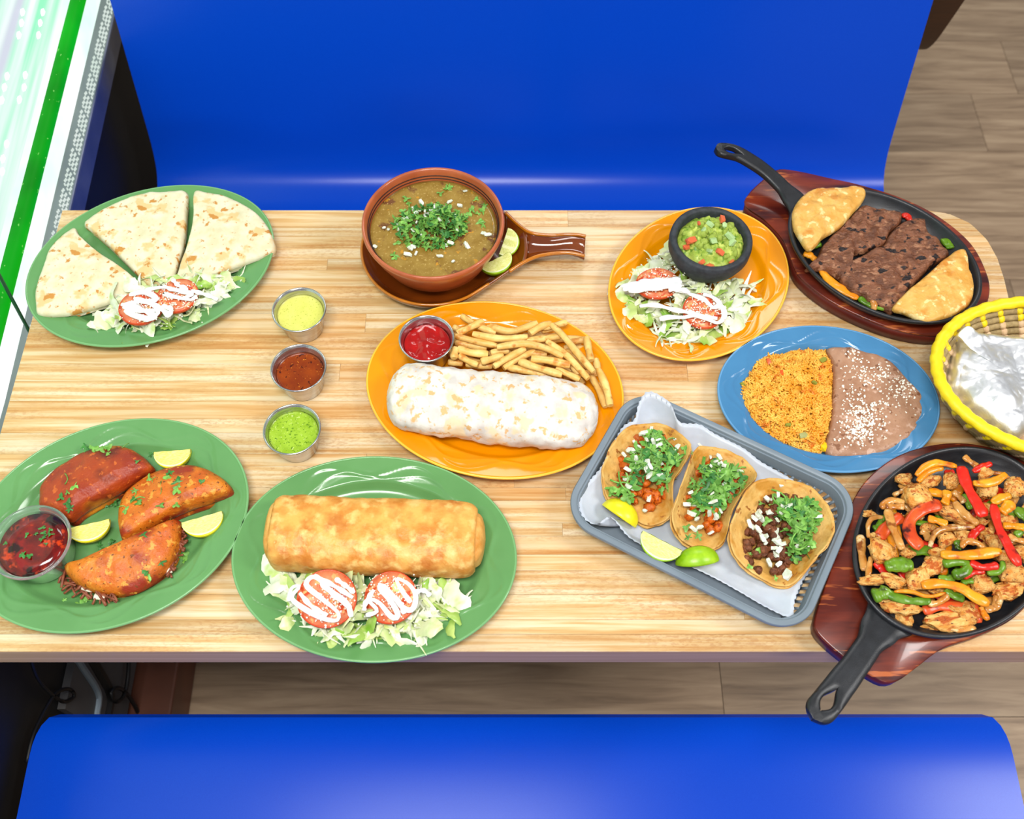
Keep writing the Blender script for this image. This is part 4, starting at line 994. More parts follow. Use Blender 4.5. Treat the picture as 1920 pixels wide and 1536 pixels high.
BT = [('dark red folded taco at the back of the green platter, nearest the window', M_BIR2, [(236, 590), (250, 500), (345, 392), (490, 300), (640, 252), (790, 247), (900, 298), (965, 360), (993, 408), (900, 468), (760, 552), (600, 640), (510, 694), (440, 742), (330, 690), (245, 652)], [(440, 742), (993, 408)]),
      ('orange folded taco in the middle of the green platter with cilantro on it', M_BIR, [(757, 680), (800, 560), (900, 470), (1000, 408), (1150, 374), (1300, 382), (1440, 450), (1518, 550), (1400, 602), (1250, 652), (1100, 715), (900, 832), (795, 882), (764, 800)], [(795, 882), (1518, 550)]),
      ('folded taco spilling shredded beef and cheese at the front of the green platter', M_BIR, [(402, 1050), (465, 1140), (580, 1196), (720, 1222), (850, 1216), (980, 1150), (1085, 1050), (1145, 950), (1165, 830), (1158, 732), (1000, 792), (800, 882), (600, 970), (480, 1022)], [(402, 1050), (1158, 732)])]
BTT = []
for k, (lab, m, pts, (fa, fb)) in enumerate(BT):
    z1 = 0.781; out = xy(c5(pts), z1); c = sum(out, Vector((0, 0))) / len(out)
    A, B = xy(c5([fa, fb]), z1); u = (B - A).normalized(); nn = Vector((-u.y, u.x))
    if (c - A).dot(nn) < 0: nn = -nn
    T = thing('folded_taco', (c.x, c.y, WELL), lab, 'taco', 'red folded tacos'); BTT.append((T, out))
    mx = max((p - A).dot(nn) for p in out)
    hf = lambda q_, t, A=A, nn=nn, mx=mx: 0.62 + 0.75 * max(0, min(1, 1 - abs((q_.to_2d() - A).dot(nn) / mx - 0.22) / 0.85))
    v, f = slab([(c.x + (p.x - c.x) * 0.965, c.y + (p.y - c.y) * 0.965 - 0.001) for p in out], WELL + 0.001, 0.008, seed=k + 30, wob=0.02)
    obj('lower_side', v, f, m, T)
    v, f = slab(out, WELL + 0.011, 0.0145, n=128, nr=30, edge=0.80, dome=0.006, seed=k, amp=0.0022, nsc=38, wob=0.014, h=hf, zb=WELL + 0.010)
    obj('upper_side', v, f, m, T)
T3, o3 = BTT[2]
for k in range(46):      # shredded beef showing along the open edge
    s = random.random()
    e = catmull([W(x, y, 0.769) for x, y in c5([(430, 1110), (490, 1175), (580, 1215), (700, 1235), (780, 1225)])], 40, False)[int(s * 39)]
    a = random.uniform(0, pi); L = random.uniform(0.006, 0.013); d = Vector((cos(a), sin(a), random.uniform(-.3, .2)))
    p = e + Vector((random.uniform(-.003, .003), random.uniform(-.004, .004), random.uniform(-0.008, 0.002)))
    v, f = tube(catmull([p - d * L, p + Vector((random.uniform(-.003, .003), random.uniform(-.003, .003), 0.002)), p + d * L], 6, False), random.uniform(0.0009, 0.0018), 6)
    obj('beef_shred', v, f, M_SHRED, T3)
for k in range(22):
    e = catmull([W(x, y, 0.769) for x, y in c5([(1175, 800), (1185, 880), (1170, 950), (1130, 1040), (1110, 1100)])], 40, False)[random.randrange(40)]
    a = random.uniform(0, pi); L = random.uniform(0.004, 0.009); d = Vector((cos(a), sin(a), random.uniform(-.3, .2)))
    v, f = tube(catmull([e - d * L, e + Vector((0, 0, random.uniform(-.006, .002))), e + d * L], 5, False), random.uniform(0.001, 0.002), 6); obj('beef_shred', v, f, M_SHRED, T3)
for pts in ([(860, 1225), (920, 1180), (985, 1155)], [(1050, 1090), (1095, 1050), (1110, 1100)], [(540, 1190), (590, 1205), (600, 1200)], [(620, 1250), (650, 1255), (690, 1258)]):
    v, f = tube(catmull([W(x, y, 0.768) for x, y in c5(pts)], 12, False), 0.0034, 8, 0.7); obj('melted_cheese', v, f, M_WCH, T3)
def zsurf(T, p):      # height of a thing's upper mesh at a point, for garnish laid on it
    best = None
    for ch in T.children:
        if ch.type != 'MESH' or not ch.name.startswith(('upper', 'flesh', 'shell')): continue
        hit, loc, nrm, idx = ch.ray_cast(Vector((p.x, p.y, 1.2)) - WLOC[ch], Vector((0, 0, -1)))
        if hit: z = loc.z + WLOC[ch].z; best = z if best is None else max(best, z)
    return best
bpy.context.view_layer.update()
for (x, y, i, s) in [(560, 275, 0, .012), (610, 285, 0, .013), (660, 290, 0, .013), (710, 280, 0, .010), (705, 315, 0, .007), (490, 530, 0, .010), (400, 605, 0, .011), (440, 640, 0, .012), (455, 680, 0, .009), (440, 570, 0, .008), (900, 365, 0, .006),
                     (1110, 440, 1, .009), (1100, 470, 1, .010), (975, 480, 1, .009), (1160, 500, 1, .011), (1170, 530, 1, .009), (1160, 555, 1, .011), (1320, 505, 1, .009), (880, 615, 1, .009), (905, 640, 1, .010), (820, 690, 1, .009), (1050, 655, 1, .009), (1155, 650, 1, .009), (880, 560, 1, .007), (905, 830, 1, .007),
                     (945, 850, 2, .012), (1055, 1030, 2, .010), (970, 1110, 2, .012), (960, 1090, 2, .010)]:
    T, o = BTT[i]; px = c5([(x, y)])[0]; p = W(px[0], px[1], 0.785); z = zsurf(T, p)
    if z is None: z = WELL + 0.01
    p = W(px[0], px[1], z + 0.0015); leaf(T, p, s * 0.75, 0.35, dark=random.random() < 0.5)
for (x, y, i, a, s) in [(815, 265, 0, 40, .006), (430, 480, 0, -70, .007), (905, 620, 1, 25, .009), (880, 565, 1, -60, .006), (1050, 515, 1, 80, .004), (1005, 487, 1, 80, .004), (1055, 560, 1, 80, .004), (1115, 765, 1, 75, .007), (800, 670, 1, 0, .006)]:
    T, o = BTT[i]; px = c5([(x, y)])[0]; p = W(px[0], px[1], 0.785); z = zsurf(T, p) or WELL + 0.01
    put('cilantro_stem', random.choice(STEM), T, W(px[0], px[1], z + 0.001), (0, 0, radians(a)), s)
CL = 'cilantro leaf lying loose on the green platter around the red tacos'
for (x, y, s) in [(760, 630, .010), (770, 600, .009), (745, 650, .008), (700, 660, .005), (1460, 610, .011), (1480, 600, .008), (1170, 980, .012), (1200, 990, .013), (1215, 1010, .010), (1010, 1140, .011), (1030, 1125, .011), (1050, 1150, .009), (730, 1275, .013), (760, 1270, .010), (540, 1270, .011), (520, 1300, .008), (570, 1275, .008),
                  (830, 1250, .008), (465, 1180, .008), (420, 1275, .005), (730, 890, .008), (650, 910, .007), (660, 935, .006), (1270, 690, .007), (985, 320, .006), (1160, 230, .004), (1235, 890, .005)]:
    px = c5([(x, y)])[0]; o = put('cilantro_leaf', random.choice(LEAF if y > 950 else LEAF_D), None, W(px[0], px[1], WELL + 0.0035), rrot(0.25), (s * 0.75, s * 0.65, s * 0.75)); tag(o, CL, 'cilantro', 'loose cilantro on the red taco platter')

# ---- rice, beans
M_RICE = mat('orange_rice', (226, 150, 32), (242, 188, 78), scale=55, rough=0.42, lo=0.36, hi=0.64, spots=[((210, 116, 20), 90, 0.57, 0.65)])
cb = crop(1330, 540, 3.254)
rp = xy(cb([(150, 590), (200, 500), (275, 405), (340, 350), (430, 365), (600, 338), (715, 333), (775, 420), (785, 500), (765, 600), (785, 700), (765, 800), (740, 900), (730, 980), (690, 1015), (560, 995), (400, 925), (270, 825), (180, 715)]), 0.772)
cR = sum(rp, Vector((0, 0))) / len(rp)
RH = lambda d: WELL + 0.001 + 0.021 * max(0, 1 - d ** 2.6)
def dnorm(p, poly, c):   # 0 at the middle, 1 on the outline
    d = Vector(p) - c
    if d.length < 1e-6: return 0
    best = 9
    for a, b in zip(poly, poly[1:] + poly[:1]):
        e = b - a; den = d.x * e.y - d.y * e.x
        if abs(den) < 1e-12: continue
        s = ((a - c).x * e.y - (a - c).y * e.x) / den; u = ((a - c).x * d.y - (a - c).y * d.x) / den
        if s > 0 and -1e-6 <= u <= 1 + 1e-6: best = min(best, s)
    return 1 / best if best < 9 else 1
mb = MB(); v, f = slab([cR + (p - cR) * 0.93 for p in rp], WELL, 0.006, dome=0.012, amp=0.001, seed=3, edge=0.7); mb.add(v, f)
gv, gf = tube(catmull([(-1, 0, 0), (-0.5, 0, 0.03), (0, 0, 0.06), (0.5, 0, 0.03), (1, 0, 0)], 5, False), lambda u: 0.30 if 0.1 < u < 0.9 else 0.17, 6)
rpl = [tuple(p) for p in rp]
for k in range(3900):
    x, y = rand_in(rpl); d = dnorm((x, y), rp, cR); z = RH(d) - 0.001 + 0.0042 * N3((x, y, 0), 75, 1) + random.uniform(0, 0.0022)
    s = random.uniform(0.0030, 0.0046); M_ = Matrix.Translation((x, y, z)) @ Euler(rrot(0.75)).to_matrix().to_4x4() @ Matrix.Scale(s, 4)
    mb.add([M_ @ p for p in gv], gf)
o = mb.obj('rice', M_RICE, fix=False); tag(o, 'mound of orange seasoned rice on the blue platter', 'rice', kind='stuff')
M_CORN = mat('yellow_corn', (244, 196, 10), rough=0.3); M_PEA = mat('green_pepper_bit', (120, 122, 30), (150, 150, 60), scale=100, rough=0.35); M_CARB = mat('orange_carrot_bit', (214, 84, 20), rough=0.4)
CD = dice_mesh(61, M_CORN, 'corn_kernel'); PD = dice_mesh(62, M_PEA, 'green_pepper_bit'); QD = dice_mesh(63, M_CARB, 'carrot_bit')
for (x, y, nm, me, s, lab) in [(718, 937, 'corn_kernel', CD, .0075, 'yellow corn kernel at the front edge of the rice'), (545, 635, 'corn_kernel', CD, .004, 'small yellow corn kernel in the middle of the rice'), (580, 885, 'green_pepper_bit', PD, .007, 'largest green vegetable bit at the front of the rice'),
                               (640, 580, 'green_pepper_bit', PD, .004, 'dark green vegetable bit right of the rice mound middle'), (215, 560, 'green_pepper_bit', PD, .0045, 'green vegetable bit at the left end of the rice'), (705, 420, 'green_pepper_bit', PD, .006, 'dark green vegetable bit at the back corner of the rice'),
                               (485, 825, 'green_pepper_bit', PD, .004, 'small green bit near the front left of the rice'), (370, 430, 'carrot_bit', QD, .005, 'orange red vegetable bit at the back of the rice'), (510, 945, 'green_pepper_bit', PD, .0045, 'green bit at the very front of the rice'), (440, 520, 'carrot_bit', QD, .004, 'orange red vegetable bit left of the rice middle')]:
    px = cb([(x, y)])[0]; p = W(px[0], px[1], 0.778); d = min(1, dnorm(p.to_2d(), rp, cR)); p.z = RH(d) + 0.003
    tag(put(nm, me, None, p, rrot(0.4), s), lab, 'vegetable')
M_BEAN = mat('refried_beans', (152, 108, 80), (176, 134, 106), scale=45, rough=0.38, lo=0.36, hi=0.64, bump=0.6, bscale=200, bdist=0.0016, spots=[((130, 86, 60), 90, 0.58, 0.64), ((192, 156, 134), 120, 0.59, 0.65)])
bp = xy(cb([(722, 362), (850, 348), (960, 380), (1040, 398), (1130, 452), (1210, 540), (1280, 612), (1318, 675), (1305, 800), (1235, 905), (1120, 985), (980, 1025), (850, 1030), (718, 1002), (726, 880), (748, 780), (758, 600), (752, 450)]), 0.768)
v, f = slab([(p.x, p.y, 0.0052) for p in bp], WELL, 0.0075, n=120, nr=34, edge=0.88, dome=0.004, amp=0.0013, nsc=75, seed=8, wob=0.012)
tag(obj('refried_beans', v, f, M_BEAN), 'smooth brown refried beans covering half of the blue platter', 'beans')
pts = []
for (x, y, sx, sy, n) in [(930, 770, 70, 80, 260), (960, 520, 80, 50, 100), (1180, 590, 70, 60, 80), (900, 870, 60, 50, 120), (880, 420, 30, 30, 25), (1080, 700, 120, 120, 60)]:
    while n > 0:
        a, b = random.gauss(x, sx), random.gauss(y, sy); px = cb([(a, b)])[0]; p = W(px[0], px[1], WELL + 0.0135)
        if in_poly(p, bp) and dnorm(p.to_2d(), bp, sum(bp, Vector((0, 0))) / len(bp)) < 0.90: pts.append(p); n -= 1
o = crumbs('cheese_crumbs', None, pts, 0.0014); tag(o, 'crumbled white cheese scattered over the refried beans', 'cheese')

# ---- steak on the skillet
cs = crop(1320, 250, 3.2)
M_STEAK = mat('grilled_steak', (96, 54, 32), (146, 92, 62), scale=60, rough=0.36, lo=0.36, hi=0.64, bump=1.0, bscale=230, bdist=0.003, spots=[((166, 116, 84), 110, 0.57, 0.65), ((32, 20, 20), 66, 0.585, 0.63)], stretch=(1, 1.5, 1))
PB = PZ + 0.0036
SA = xy(cs([(622, 790), (680, 738), (722, 650), (850, 522), (950, 424), (1050, 432), (1185, 452), (1205, 500), (1130, 580), (1085, 650), (980, 690), (900, 712), (860, 760), (880, 830), (840, 860), (760, 815), (690, 800)]), PB + 0.016)
SB = xy(cs([(1120, 592), (1200, 520), (1330, 475), (1345, 545), (1420, 622), (1478, 710), (1400, 765), (1260, 895), (1205, 978), (1140, 1060), (1100, 1040), (1010, 990), (890, 930), (830, 860), (865, 770), (940, 730), (1000, 690), (1085, 650)]), PB + 0.016)
for k, (s, lab) in enumerate(((SA, 'grilled steak slice in the skillet, touching the upper folded tortilla'), (SB, 'larger grilled steak slice in the skillet, next to the lower folded tortilla'))):
    v, f = slab(s, PB + 0.004, 0.0105, n=150, nr=36, edge=0.86, dome=0.002, amp=0.0034, nsc=85, seed=50 + k, wob=0.05, zb=PB + 0.003)
    tag(obj('steak', v, f, M_STEAK), lab, 'steak')
M_CHIP = mat('fried_corn_tortilla', (212, 154, 66), (226, 182, 98), scale=36, rough=0.4, lo=0.36, hi=0.64, bump=0.8, bscale=120, bdist=0.0025, spots=[((202, 132, 44), 28, 0.54, 0.64), ((238, 208, 140), 80, 0.57, 0.63)])
for k, (pts, lab) in enumerate((([(527, 480), (560, 402), (640, 334), (750, 317), (860, 316), (925, 307), (978, 340), (958, 400), (900, 468), (820, 556), (720, 616), (680, 664), (626, 692), (572, 620), (537, 560)], 'folded golden tortilla at the handle end of the steak skillet'),
                                ([(1134, 1040), (1230, 932), (1340, 842), (1450, 742), (1548, 684), (1588, 720), (1600, 800), (1628, 900), (1608, 1000), (1550, 1058), (1450, 1108), (1350, 1126), (1280, 1106), (1202, 1068)], 'folded golden tortilla at the far end of the steak skillet'))):
    out = xy(cs(pts), PB + 0.021); c = sum(out, Vector((0, 0))) / len(out); T = thing('folded_tortilla', (c.x, c.y, PB), lab, 'tortilla', 'folded tortillas on the steak skillet')
    v, f = slab([(c.x + (p.x - c.x) * 0.95, c.y + (p.y - c.y) * 0.95) for p in out], PB + 0.010, 0.004, seed=k + 70); obj('lower_half', v, f, M_CHIP, T)
    v, f = slab(out, PB + 0.0145, 0.007, n=120, nr=28, edge=0.88, dome=0.004, amp=0.0028, nsc=70, seed=k + 80, wob=0.012); obj('upper_half', v, f, M_CHIP, T)
def pmat(n, c1, c2, d): return mat(n, c1, c2, scale=50, rough=0.28, coat=0.08, lo=0.36, hi=0.64, rnd=0.14, loc_rand=True, bump=0.4, bscale=160, bdist=0.0012, spots=[(d, 60, 0.58, 0.68)])
M_PR = pmat('red_pepper', (196, 22, 10), (218, 44, 20), (120, 20, 10)); M_PY = pmat('yellow_pepper', (224, 126, 8), (238, 160, 28), (186, 90, 10)); M_PG = pmat('green_pepper', (76, 118, 14), (112, 150, 34), (60, 76, 16))
M_ON2 = mat('cooked_onion', (182, 112, 36), (214, 158, 84), scale=60, rough=0.22, coat=0.2, rnd=0.16, loc_rand=True, spots=[((140, 74, 20), 70, 0.55, 0.64), ((230, 196, 140), 90, 0.58, 0.66)])
M_TOMC = pmat('charred_tomato', (196, 62, 22), (220, 96, 40), (70, 22, 18))
M_CHK = mat('seared_chicken', (222, 142, 52), (244, 194, 112), scale=1.6, rough=0.36, lo=0.38, hi=0.62, rnd=0.10, loc_rand=True, bump=0.9, bscale=3.5, bdist=0.004, spots=[((186, 88, 20), 1.5, 0.53, 0.63), ((92, 44, 16), 4.5, 0.62, 0.66)])
def pstrip(name, P, wd, th, m, lab, cat, group):
    P = catmull(P, 20, False)
    ph = random.uniform(0, 6)
    v, f = tube(P, lambda u: wd / 2 * (1 + 0.13 * sin(7 * u + ph) + 0.06 * sin(19 * u + 2 * ph)) * (0.6 if u in (0, 1) else min(1, 0.78 + 2.2 * min(u, 1 - u))), 10, th / wd)
    v = [q_ + Vector((0, 0, 0.0009 * turb(q_, 130, 2))) for q_ in v]
    return tag(obj(name, v, f, m), lab, cat, group)
GS = 'peppers and onions under the steak'
for (pts, wd, m, nm, lab, z) in [([(600, 715), (640, 735), (670, 760)], .010, M_PY, 'yellow_pepper_strip', 'yellow pepper strip peeking out below the upper folded tortilla', .006), ([(700, 820), (760, 890), (840, 945), (925, 990)], .012, M_PY, 'yellow_pepper_strip', 'long yellow pepper strip under the front edge of the steak', .006),
                                 ([(630, 690), (670, 675), (700, 660)], .008, M_PG, 'green_pepper_strip', 'green pepper strip between steak and upper folded tortilla', .006), ([(930, 985), (1000, 1030), (1110, 1045)], .010, M_PG, 'green_pepper_strip', 'green pepper strip under the front corner of the steak', .006),
                                 ([(1010, 1000), (1020, 1030), (1018, 1060)], .008, M_ON2, 'onion_strip', 'pale onion strip at the front corner of the steak', .010), ([(1430, 660), (1460, 655), (1480, 690)], .012, M_PG, 'green_pepper_piece', 'green pepper piece beside the steak and lower folded tortilla', .010),
                                 ([(1190, 500), (1215, 495), (1250, 540)], .008, M_PR, 'red_pepper_strip', 'red pepper strip peeking between the two steak slices', .010)]:
    pstrip(nm, [W(x, y, PB + z) for x, y in cs(pts)], wd, 0.005, m, lab, 'pepper' if 'pepper' in nm else 'onion', GS)

# ---- chicken fajitas on the front skillet
cf = crop(1590, 840, 4.267)
FB = PB
LABF = {'red_pepper_strip': ('red pepper strip lying among the chicken in the front skillet', 'pepper'), 'yellow_pepper_strip': ('yellow orange pepper strip among the chicken in the front skillet', 'pepper'), 'green_pepper_strip': ('green pepper piece among the chicken in the front skillet', 'pepper'),
        'onion_strip': ('browned onion strip among the chicken in the front skillet', 'onion'), 'tomato_wedge': ('charred red tomato wedge among the chicken in the front skillet', 'tomato')}
def fj(nm, pts, wpx, z, m, th=0.0042):
    pstrip(nm, [W(x, y, FB + z) for x, y in cf(pts)], wpx / 4.267 / 1700, th, m, LABF[nm][0], LABF[nm][1], nm.replace('_', ' ') + 's in the chicken skillet')
for a in [('red_pepper_strip', [(905, 150), (950, 300), (1030, 440), (1090, 550)], 95, .038, M_PR), ('red_pepper_strip', [(1165, 450), (1200, 620), (1280, 780), (1370, 945)], 78, .040, M_PR), ('red_pepper_strip', [(975, 915), (1080, 955), (1200, 940)], 62, .034, M_PR),
          ('red_pepper_strip', [(920, 1035), (1000, 995), (1090, 985)], 55, .030, M_PR), ('red_pepper_strip', [(975, 740), (1020, 670), (1085, 625)], 60, .031, M_PR), ('red_pepper_strip', [(225, 910), (270, 970), (315, 1010)], 70, .022, M_PR), ('red_pepper_strip', [(1000, 190), (1080, 150), (1150, 125)], 55, .024, M_PR),
          ('red_pepper_strip', [(770, 190), (810, 200), (850, 185)], 50, .022, M_PR),
          ('tomato_wedge', [(250, 720), (330, 610), (440, 550)], 95, .024, M_TOMC), ('tomato_wedge', [(590, 800), (500, 700), (500, 580), (600, 490), (740, 450)], 105, .031, M_TOMC), ('tomato_wedge', [(600, 1310), (700, 1270), (860, 1270), (1000, 1290), (1045, 1400)], 90, .018, M_TOMC),
          ('yellow_pepper_strip', [(740, 850), (900, 860), (1050, 850), (1225, 825)], 80, .037, M_PY), ('yellow_pepper_strip', [(590, 1100), (740, 1085), (900, 1120), (1010, 1190), (1130, 1250)], 78, .034, M_PY), ('yellow_pepper_strip', [(1000, 280), (1100, 285), (1200, 255), (1265, 205)], 68, .034, M_PY),
          ('yellow_pepper_strip', [(545, 220), (620, 150), (720, 120), (870, 148)], 58, .030, M_PY), ('yellow_pepper_strip', [(560, 270), (640, 185), (760, 160)], 60, .026, M_PY), ('yellow_pepper_strip', [(640, 565), (720, 585), (795, 615)], 62, .036, M_PY), ('yellow_pepper_strip', [(790, 340), (790, 400), (770, 450)], 70, .030, M_PY),
          ('yellow_pepper_strip', [(1150, 440), (1230, 400), (1300, 380)], 70, .032, M_PY), ('yellow_pepper_strip', [(1240, 620), (1330, 625), (1420, 640)], 60, .028, M_PY), ('yellow_pepper_strip', [(1230, 520), (1290, 460), (1310, 430)], 90, .036, M_PY), ('yellow_pepper_strip', [(370, 1150), (500, 1150), (640, 1190), (780, 1160)], 30, .030, M_PY),
          ('yellow_pepper_strip', [(1060, 1270), (1090, 1330), (1120, 1380)], 45, .022, M_PY),
          ('green_pepper_strip', [(300, 950), (400, 935), (520, 935)], 112, .030, M_PG, .008), ('green_pepper_strip', [(760, 930), (860, 905), (955, 930), (940, 990), (840, 1020)], 82, .032, M_PG, .007), ('green_pepper_strip', [(720, 1040), (800, 1050), (880, 1020)], 60, .026, M_PG), ('green_pepper_strip', [(200, 1185), (290, 1160), (320, 1130)], 110, .026, M_PG, .007),
          ('green_pepper_strip', [(310, 1160), (400, 1200), (520, 1225), (660, 1225)], 68, .027, M_PG), ('green_pepper_strip', [(1110, 995), (1190, 995), (1235, 960), (1235, 905)], 50, .032, M_PG), ('green_pepper_strip', [(780, 1130), (840, 1180), (930, 1200)], 70, .024, M_PG), ('green_pepper_strip', [(205, 650), (260, 610), (285, 545)], 60, .018, M_PG),
          ('green_pepper_strip', [(860, 740), (885, 780), (875, 810)], 55, .028, M_PG), ('green_pepper_strip', [(1340, 480), (1390, 530), (1440, 580)], 80, .022, M_PG), ('green_pepper_strip', [(1340, 700), (1400, 660), (1450, 640)], 60, .026, M_PG), ('green_pepper_strip', [(910, 1080), (950, 1070), (1000, 1065)], 45, .026, M_PG), ('green_pepper_strip', [(925, 370), (950, 430), (985, 490)], 45, .022, M_PG),
          ('onion_strip', [(315, 490), (350, 620), (400, 730), (435, 815)], 68, .036, M_ON2), ('onion_strip', [(100, 700), (110, 840), (135, 985)], 70, .018, M_ON2), ('onion_strip', [(185, 870), (170, 950), (155, 1040)], 45, .020, M_ON2), ('onion_strip', [(165, 720), (160, 620), (200, 560), (280, 555)], 38, .022, M_ON2), ('onion_strip', [(655, 790), (700, 680), (800, 640), (1010, 630)], 48, .036, M_ON2),
          ('onion_strip', [(850, 430), (920, 520), (1040, 610)], 75, .032, M_ON2), ('onion_strip', [(925, 65), (980, 110), (1040, 150)], 55, .020, M_ON2), ('onion_strip', [(910, 800), (940, 750), (1030, 760), (1090, 800)], 50, .034, M_ON2), ('onion_strip', [(640, 1250), (720, 1240), (800, 1180)], 50, .026, M_ON2), ('onion_strip', [(1090, 1290), (1180, 1270), (1200, 1180)], 70, .018, M_ON2),
          ('onion_strip', [(260, 480), (350, 420), (450, 440)], 60, .028, M_ON2), ('onion_strip', [(300, 470), (380, 470), (450, 470)], 55, .030, M_ON2), ('onion_strip', [(1130, 200), (1230, 210), (1310, 260)], 35, .018, M_ON2), ('onion_strip', [(1250, 280), (1330, 300), (1390, 320)], 45, .024, M_ON2), ('onion_strip', [(840, 350), (900, 400), (930, 440)], 50, .028, M_ON2),
          ('onion_strip', [(360, 380), (420, 350), (480, 320)], 40, .018, M_ON2), ('onion_strip', [(580, 660), (620, 690), (650, 740)], 60, .028, M_ON2), ('onion_strip', [(640, 1390), (740, 1410), (900, 1460), (1020, 1440)], 50, .014, M_ON2), ('onion_strip', [(1280, 700), (1340, 730), (1420, 750)], 50, .026, M_ON2), ('onion_strip', [(1195, 1150), (1215, 1200), (1200, 1260)], 40, .020, M_ON2)]:
    fj(*a)
def chk_mesh(seed):
    r = random.Random(seed)
    v, f = icos(3, lambda p: Vector((p.x * (1 + 0.22 * sin(2.5 * p.y + seed)), p.y, p.z)) * (1 + 0.34 * turb(p, 1.6, seed, 2) + 0.16 * turb(p, 3.6, seed + 4, 2)))
    return mesh('chicken_piece', v, f, M_CHK)
CHK = [chk_mesh(k) for k in range(9)]
k = 0
for (x, y, w_, h_, a, z) in [(455, 255, 130, 100, 10, .022), (560, 400, 200, 240, 60, .030), (660, 260, 150, 110, 20, .026), (830, 260, 150, 120, 30, .030), (1090, 195, 140, 110, 20, .028), (1110, 330, 190, 180, 0, .028), (280, 840, 230, 190, -20, .031), (220, 720, 80, 90, 70, .028),
                              (230, 1055, 230, 75, 5, .029), (370, 1075, 200, 110, -15, .030), (560, 1050, 190, 170, 40, .031), (680, 940, 210, 130, 30, .032), (860, 530, 260, 150, -40, .030), (780, 720, 160, 140, 20, .029), (910, 700, 130, 130, 0, .031), (1175, 760, 130, 140, 0, .032),
                              (420, 1265, 270, 150, -10, .024), (450, 1370, 130, 120, -50, .016), (850, 1390, 380, 150, 5, .019), (960, 1330, 150, 200, 70, .022), (700, 1430, 180, 90, 0, .011), (860, 1290, 130, 60, -30, .024), (1070, 1080, 190, 170, 0, .028), (1310, 1000, 250, 170, 0, .029),
                              (1290, 1140, 260, 140, 15, .022), (1340, 320, 170, 160, 30, .028), (1260, 590, 150, 130, 0, .025), (1130, 480, 80, 120, 80, .031), (640, 640, 110, 90, 0, .031), (480, 840, 100, 80, 0, .029), (340, 560, 160, 80, 20, .024), (170, 525, 130, 60, 5, .023),
                              (1240, 870, 120, 110, 0, .027), (700, 1120, 180, 100, 0, .024), (1100, 690, 100, 120, 90, .027), (1010, 420, 90, 90, 0, .022), (720, 850, 130, 90, 0, .025), (1380, 830, 150, 110, 10, .024), (1060, 590, 90, 80, 0, .026), (950, 860, 100, 70, 0, .026),
                              (1420, 1060, 180, 140, 0, .024), (1470, 900, 160, 120, 0, .026), (1480, 480, 150, 120, 30, .020), (1490, 720, 160, 130, 0, .026)]:
    px = cf([(x, y)])[0]; p = W(px[0], px[1], FB + z - 0.006); s = 1 / 4.267 / 1700 / 2
    o = put('chicken_piece', CHK[k % 9], None, p, (random.uniform(-.2, .2), random.uniform(-.2, .2), radians(a)), (w_ * s, h_ * s * 1.05, min(w_, h_) * s * 0.72)); k += 1
    tag(o, 'golden seared chicken piece among peppers in the front skillet', 'chicken', 'chicken pieces in the front skillet')
fe = [tuple(p) for p in xy(cf([(280, 620), (500, 360), (900, 240), (1250, 300), (1400, 480), (1430, 850), (1250, 1100), (950, 1250), (520, 1220), (300, 980)]), FB + 0.012)]
for j in range(50):
    x, y = rand_in(fe); a = random.uniform(0, pi); L = random.uniform(0.014, 0.026); d = Vector((cos(a), sin(a), 0)); p = Vector((x, y, FB + random.uniform(0.004, 0.014)))
    nm, m = random.choice((('onion_strip', M_ON2), ('onion_strip', M_ON2), ('yellow_pepper_strip', M_PY), ('green_pepper_strip', M_PG), ('red_pepper_strip', M_PR)))
    pstrip(nm, [p - d * L, p + Vector((random.uniform(-.006, .006), random.uniform(-.006, .006), 0.003)), p + d * L], random.uniform(0.007, 0.012), 0.004, m, LABF[nm][0], LABF[nm][1], nm.replace('_', ' ') + 's in the chicken skillet')

# ---- grey basket with paper and three soft tacos
M_GREYP = mat('grey_plastic', (112, 124, 134), (120, 132, 142), scale=20, rough=0.4)
bt = Vector((0.2219, 0.458, G)); BU = Vector((0.875, -0.485, 0)).normalized(); BV = Vector((-BU.y, BU.x, 0))
T = thing('serving_basket', bt, 'grey plastic slotted basket with rounded corners holding three soft tacos', 'basket')
def rrect(hx, hy, r, n=18):
    P = []
    for (cx, cy, a0) in ((hx - r, hy - r, 0), (-hx + r, hy - r, 90), (-hx + r, -hy + r, 180), (hx - r, -hy + r, 270)):
        for k in range(n + 1): a = radians(a0 + 90 * k / n); P.append((cx + r * cos(a), cy + r * sin(a)))
    return P
def bring(off, z):
    return [bt + BU * x + BV * y + Vector((0, 0, z)) for x, y in rrect(0.143 - off, 0.097 - off, max(0.008, 0.042 - off))]
HB = 0.036
R = [bring(0.020, 0.006), bring(0.0195, 0.008), bring(0.0150, 0.020), bring(0.0085, HB - 0.006), bring(0.0075, HB - 0.001), bring(0.0066, HB), bring(0.001, HB), bring(0.0, HB - 0.0012), bring(0.0006, HB - 0.006), bring(0.0026, HB - 0.006), bring(0.003, HB - 0.003), bring(0.0098, HB - 0.0035)]
vv, ff = rings([bring(0.0115, HB - 0.0165), bring(0.0097, HB - 0.010)] + R[3:] + [bring(0.0116, HB - 0.009), bring(0.0133, HB - 0.0165), bring(0.0115, HB - 0.0165)], False, False)
sharp(obj('rim', vv, ff, M_GREYP, T), 50)
vv, ff = rings([bring(0.030, 0.0), bring(0.0185, 0.0), bring(0.0175, 0.001), bring(0.0175, 0.0022), bring(0.030, 0.0026)], True, True); sharp(obj('base', vv, ff, M_GREYP, T), 50)
lo_ = bring(0.0180, 0.0012); hi_ = bring(0.0124, HB - 0.016)
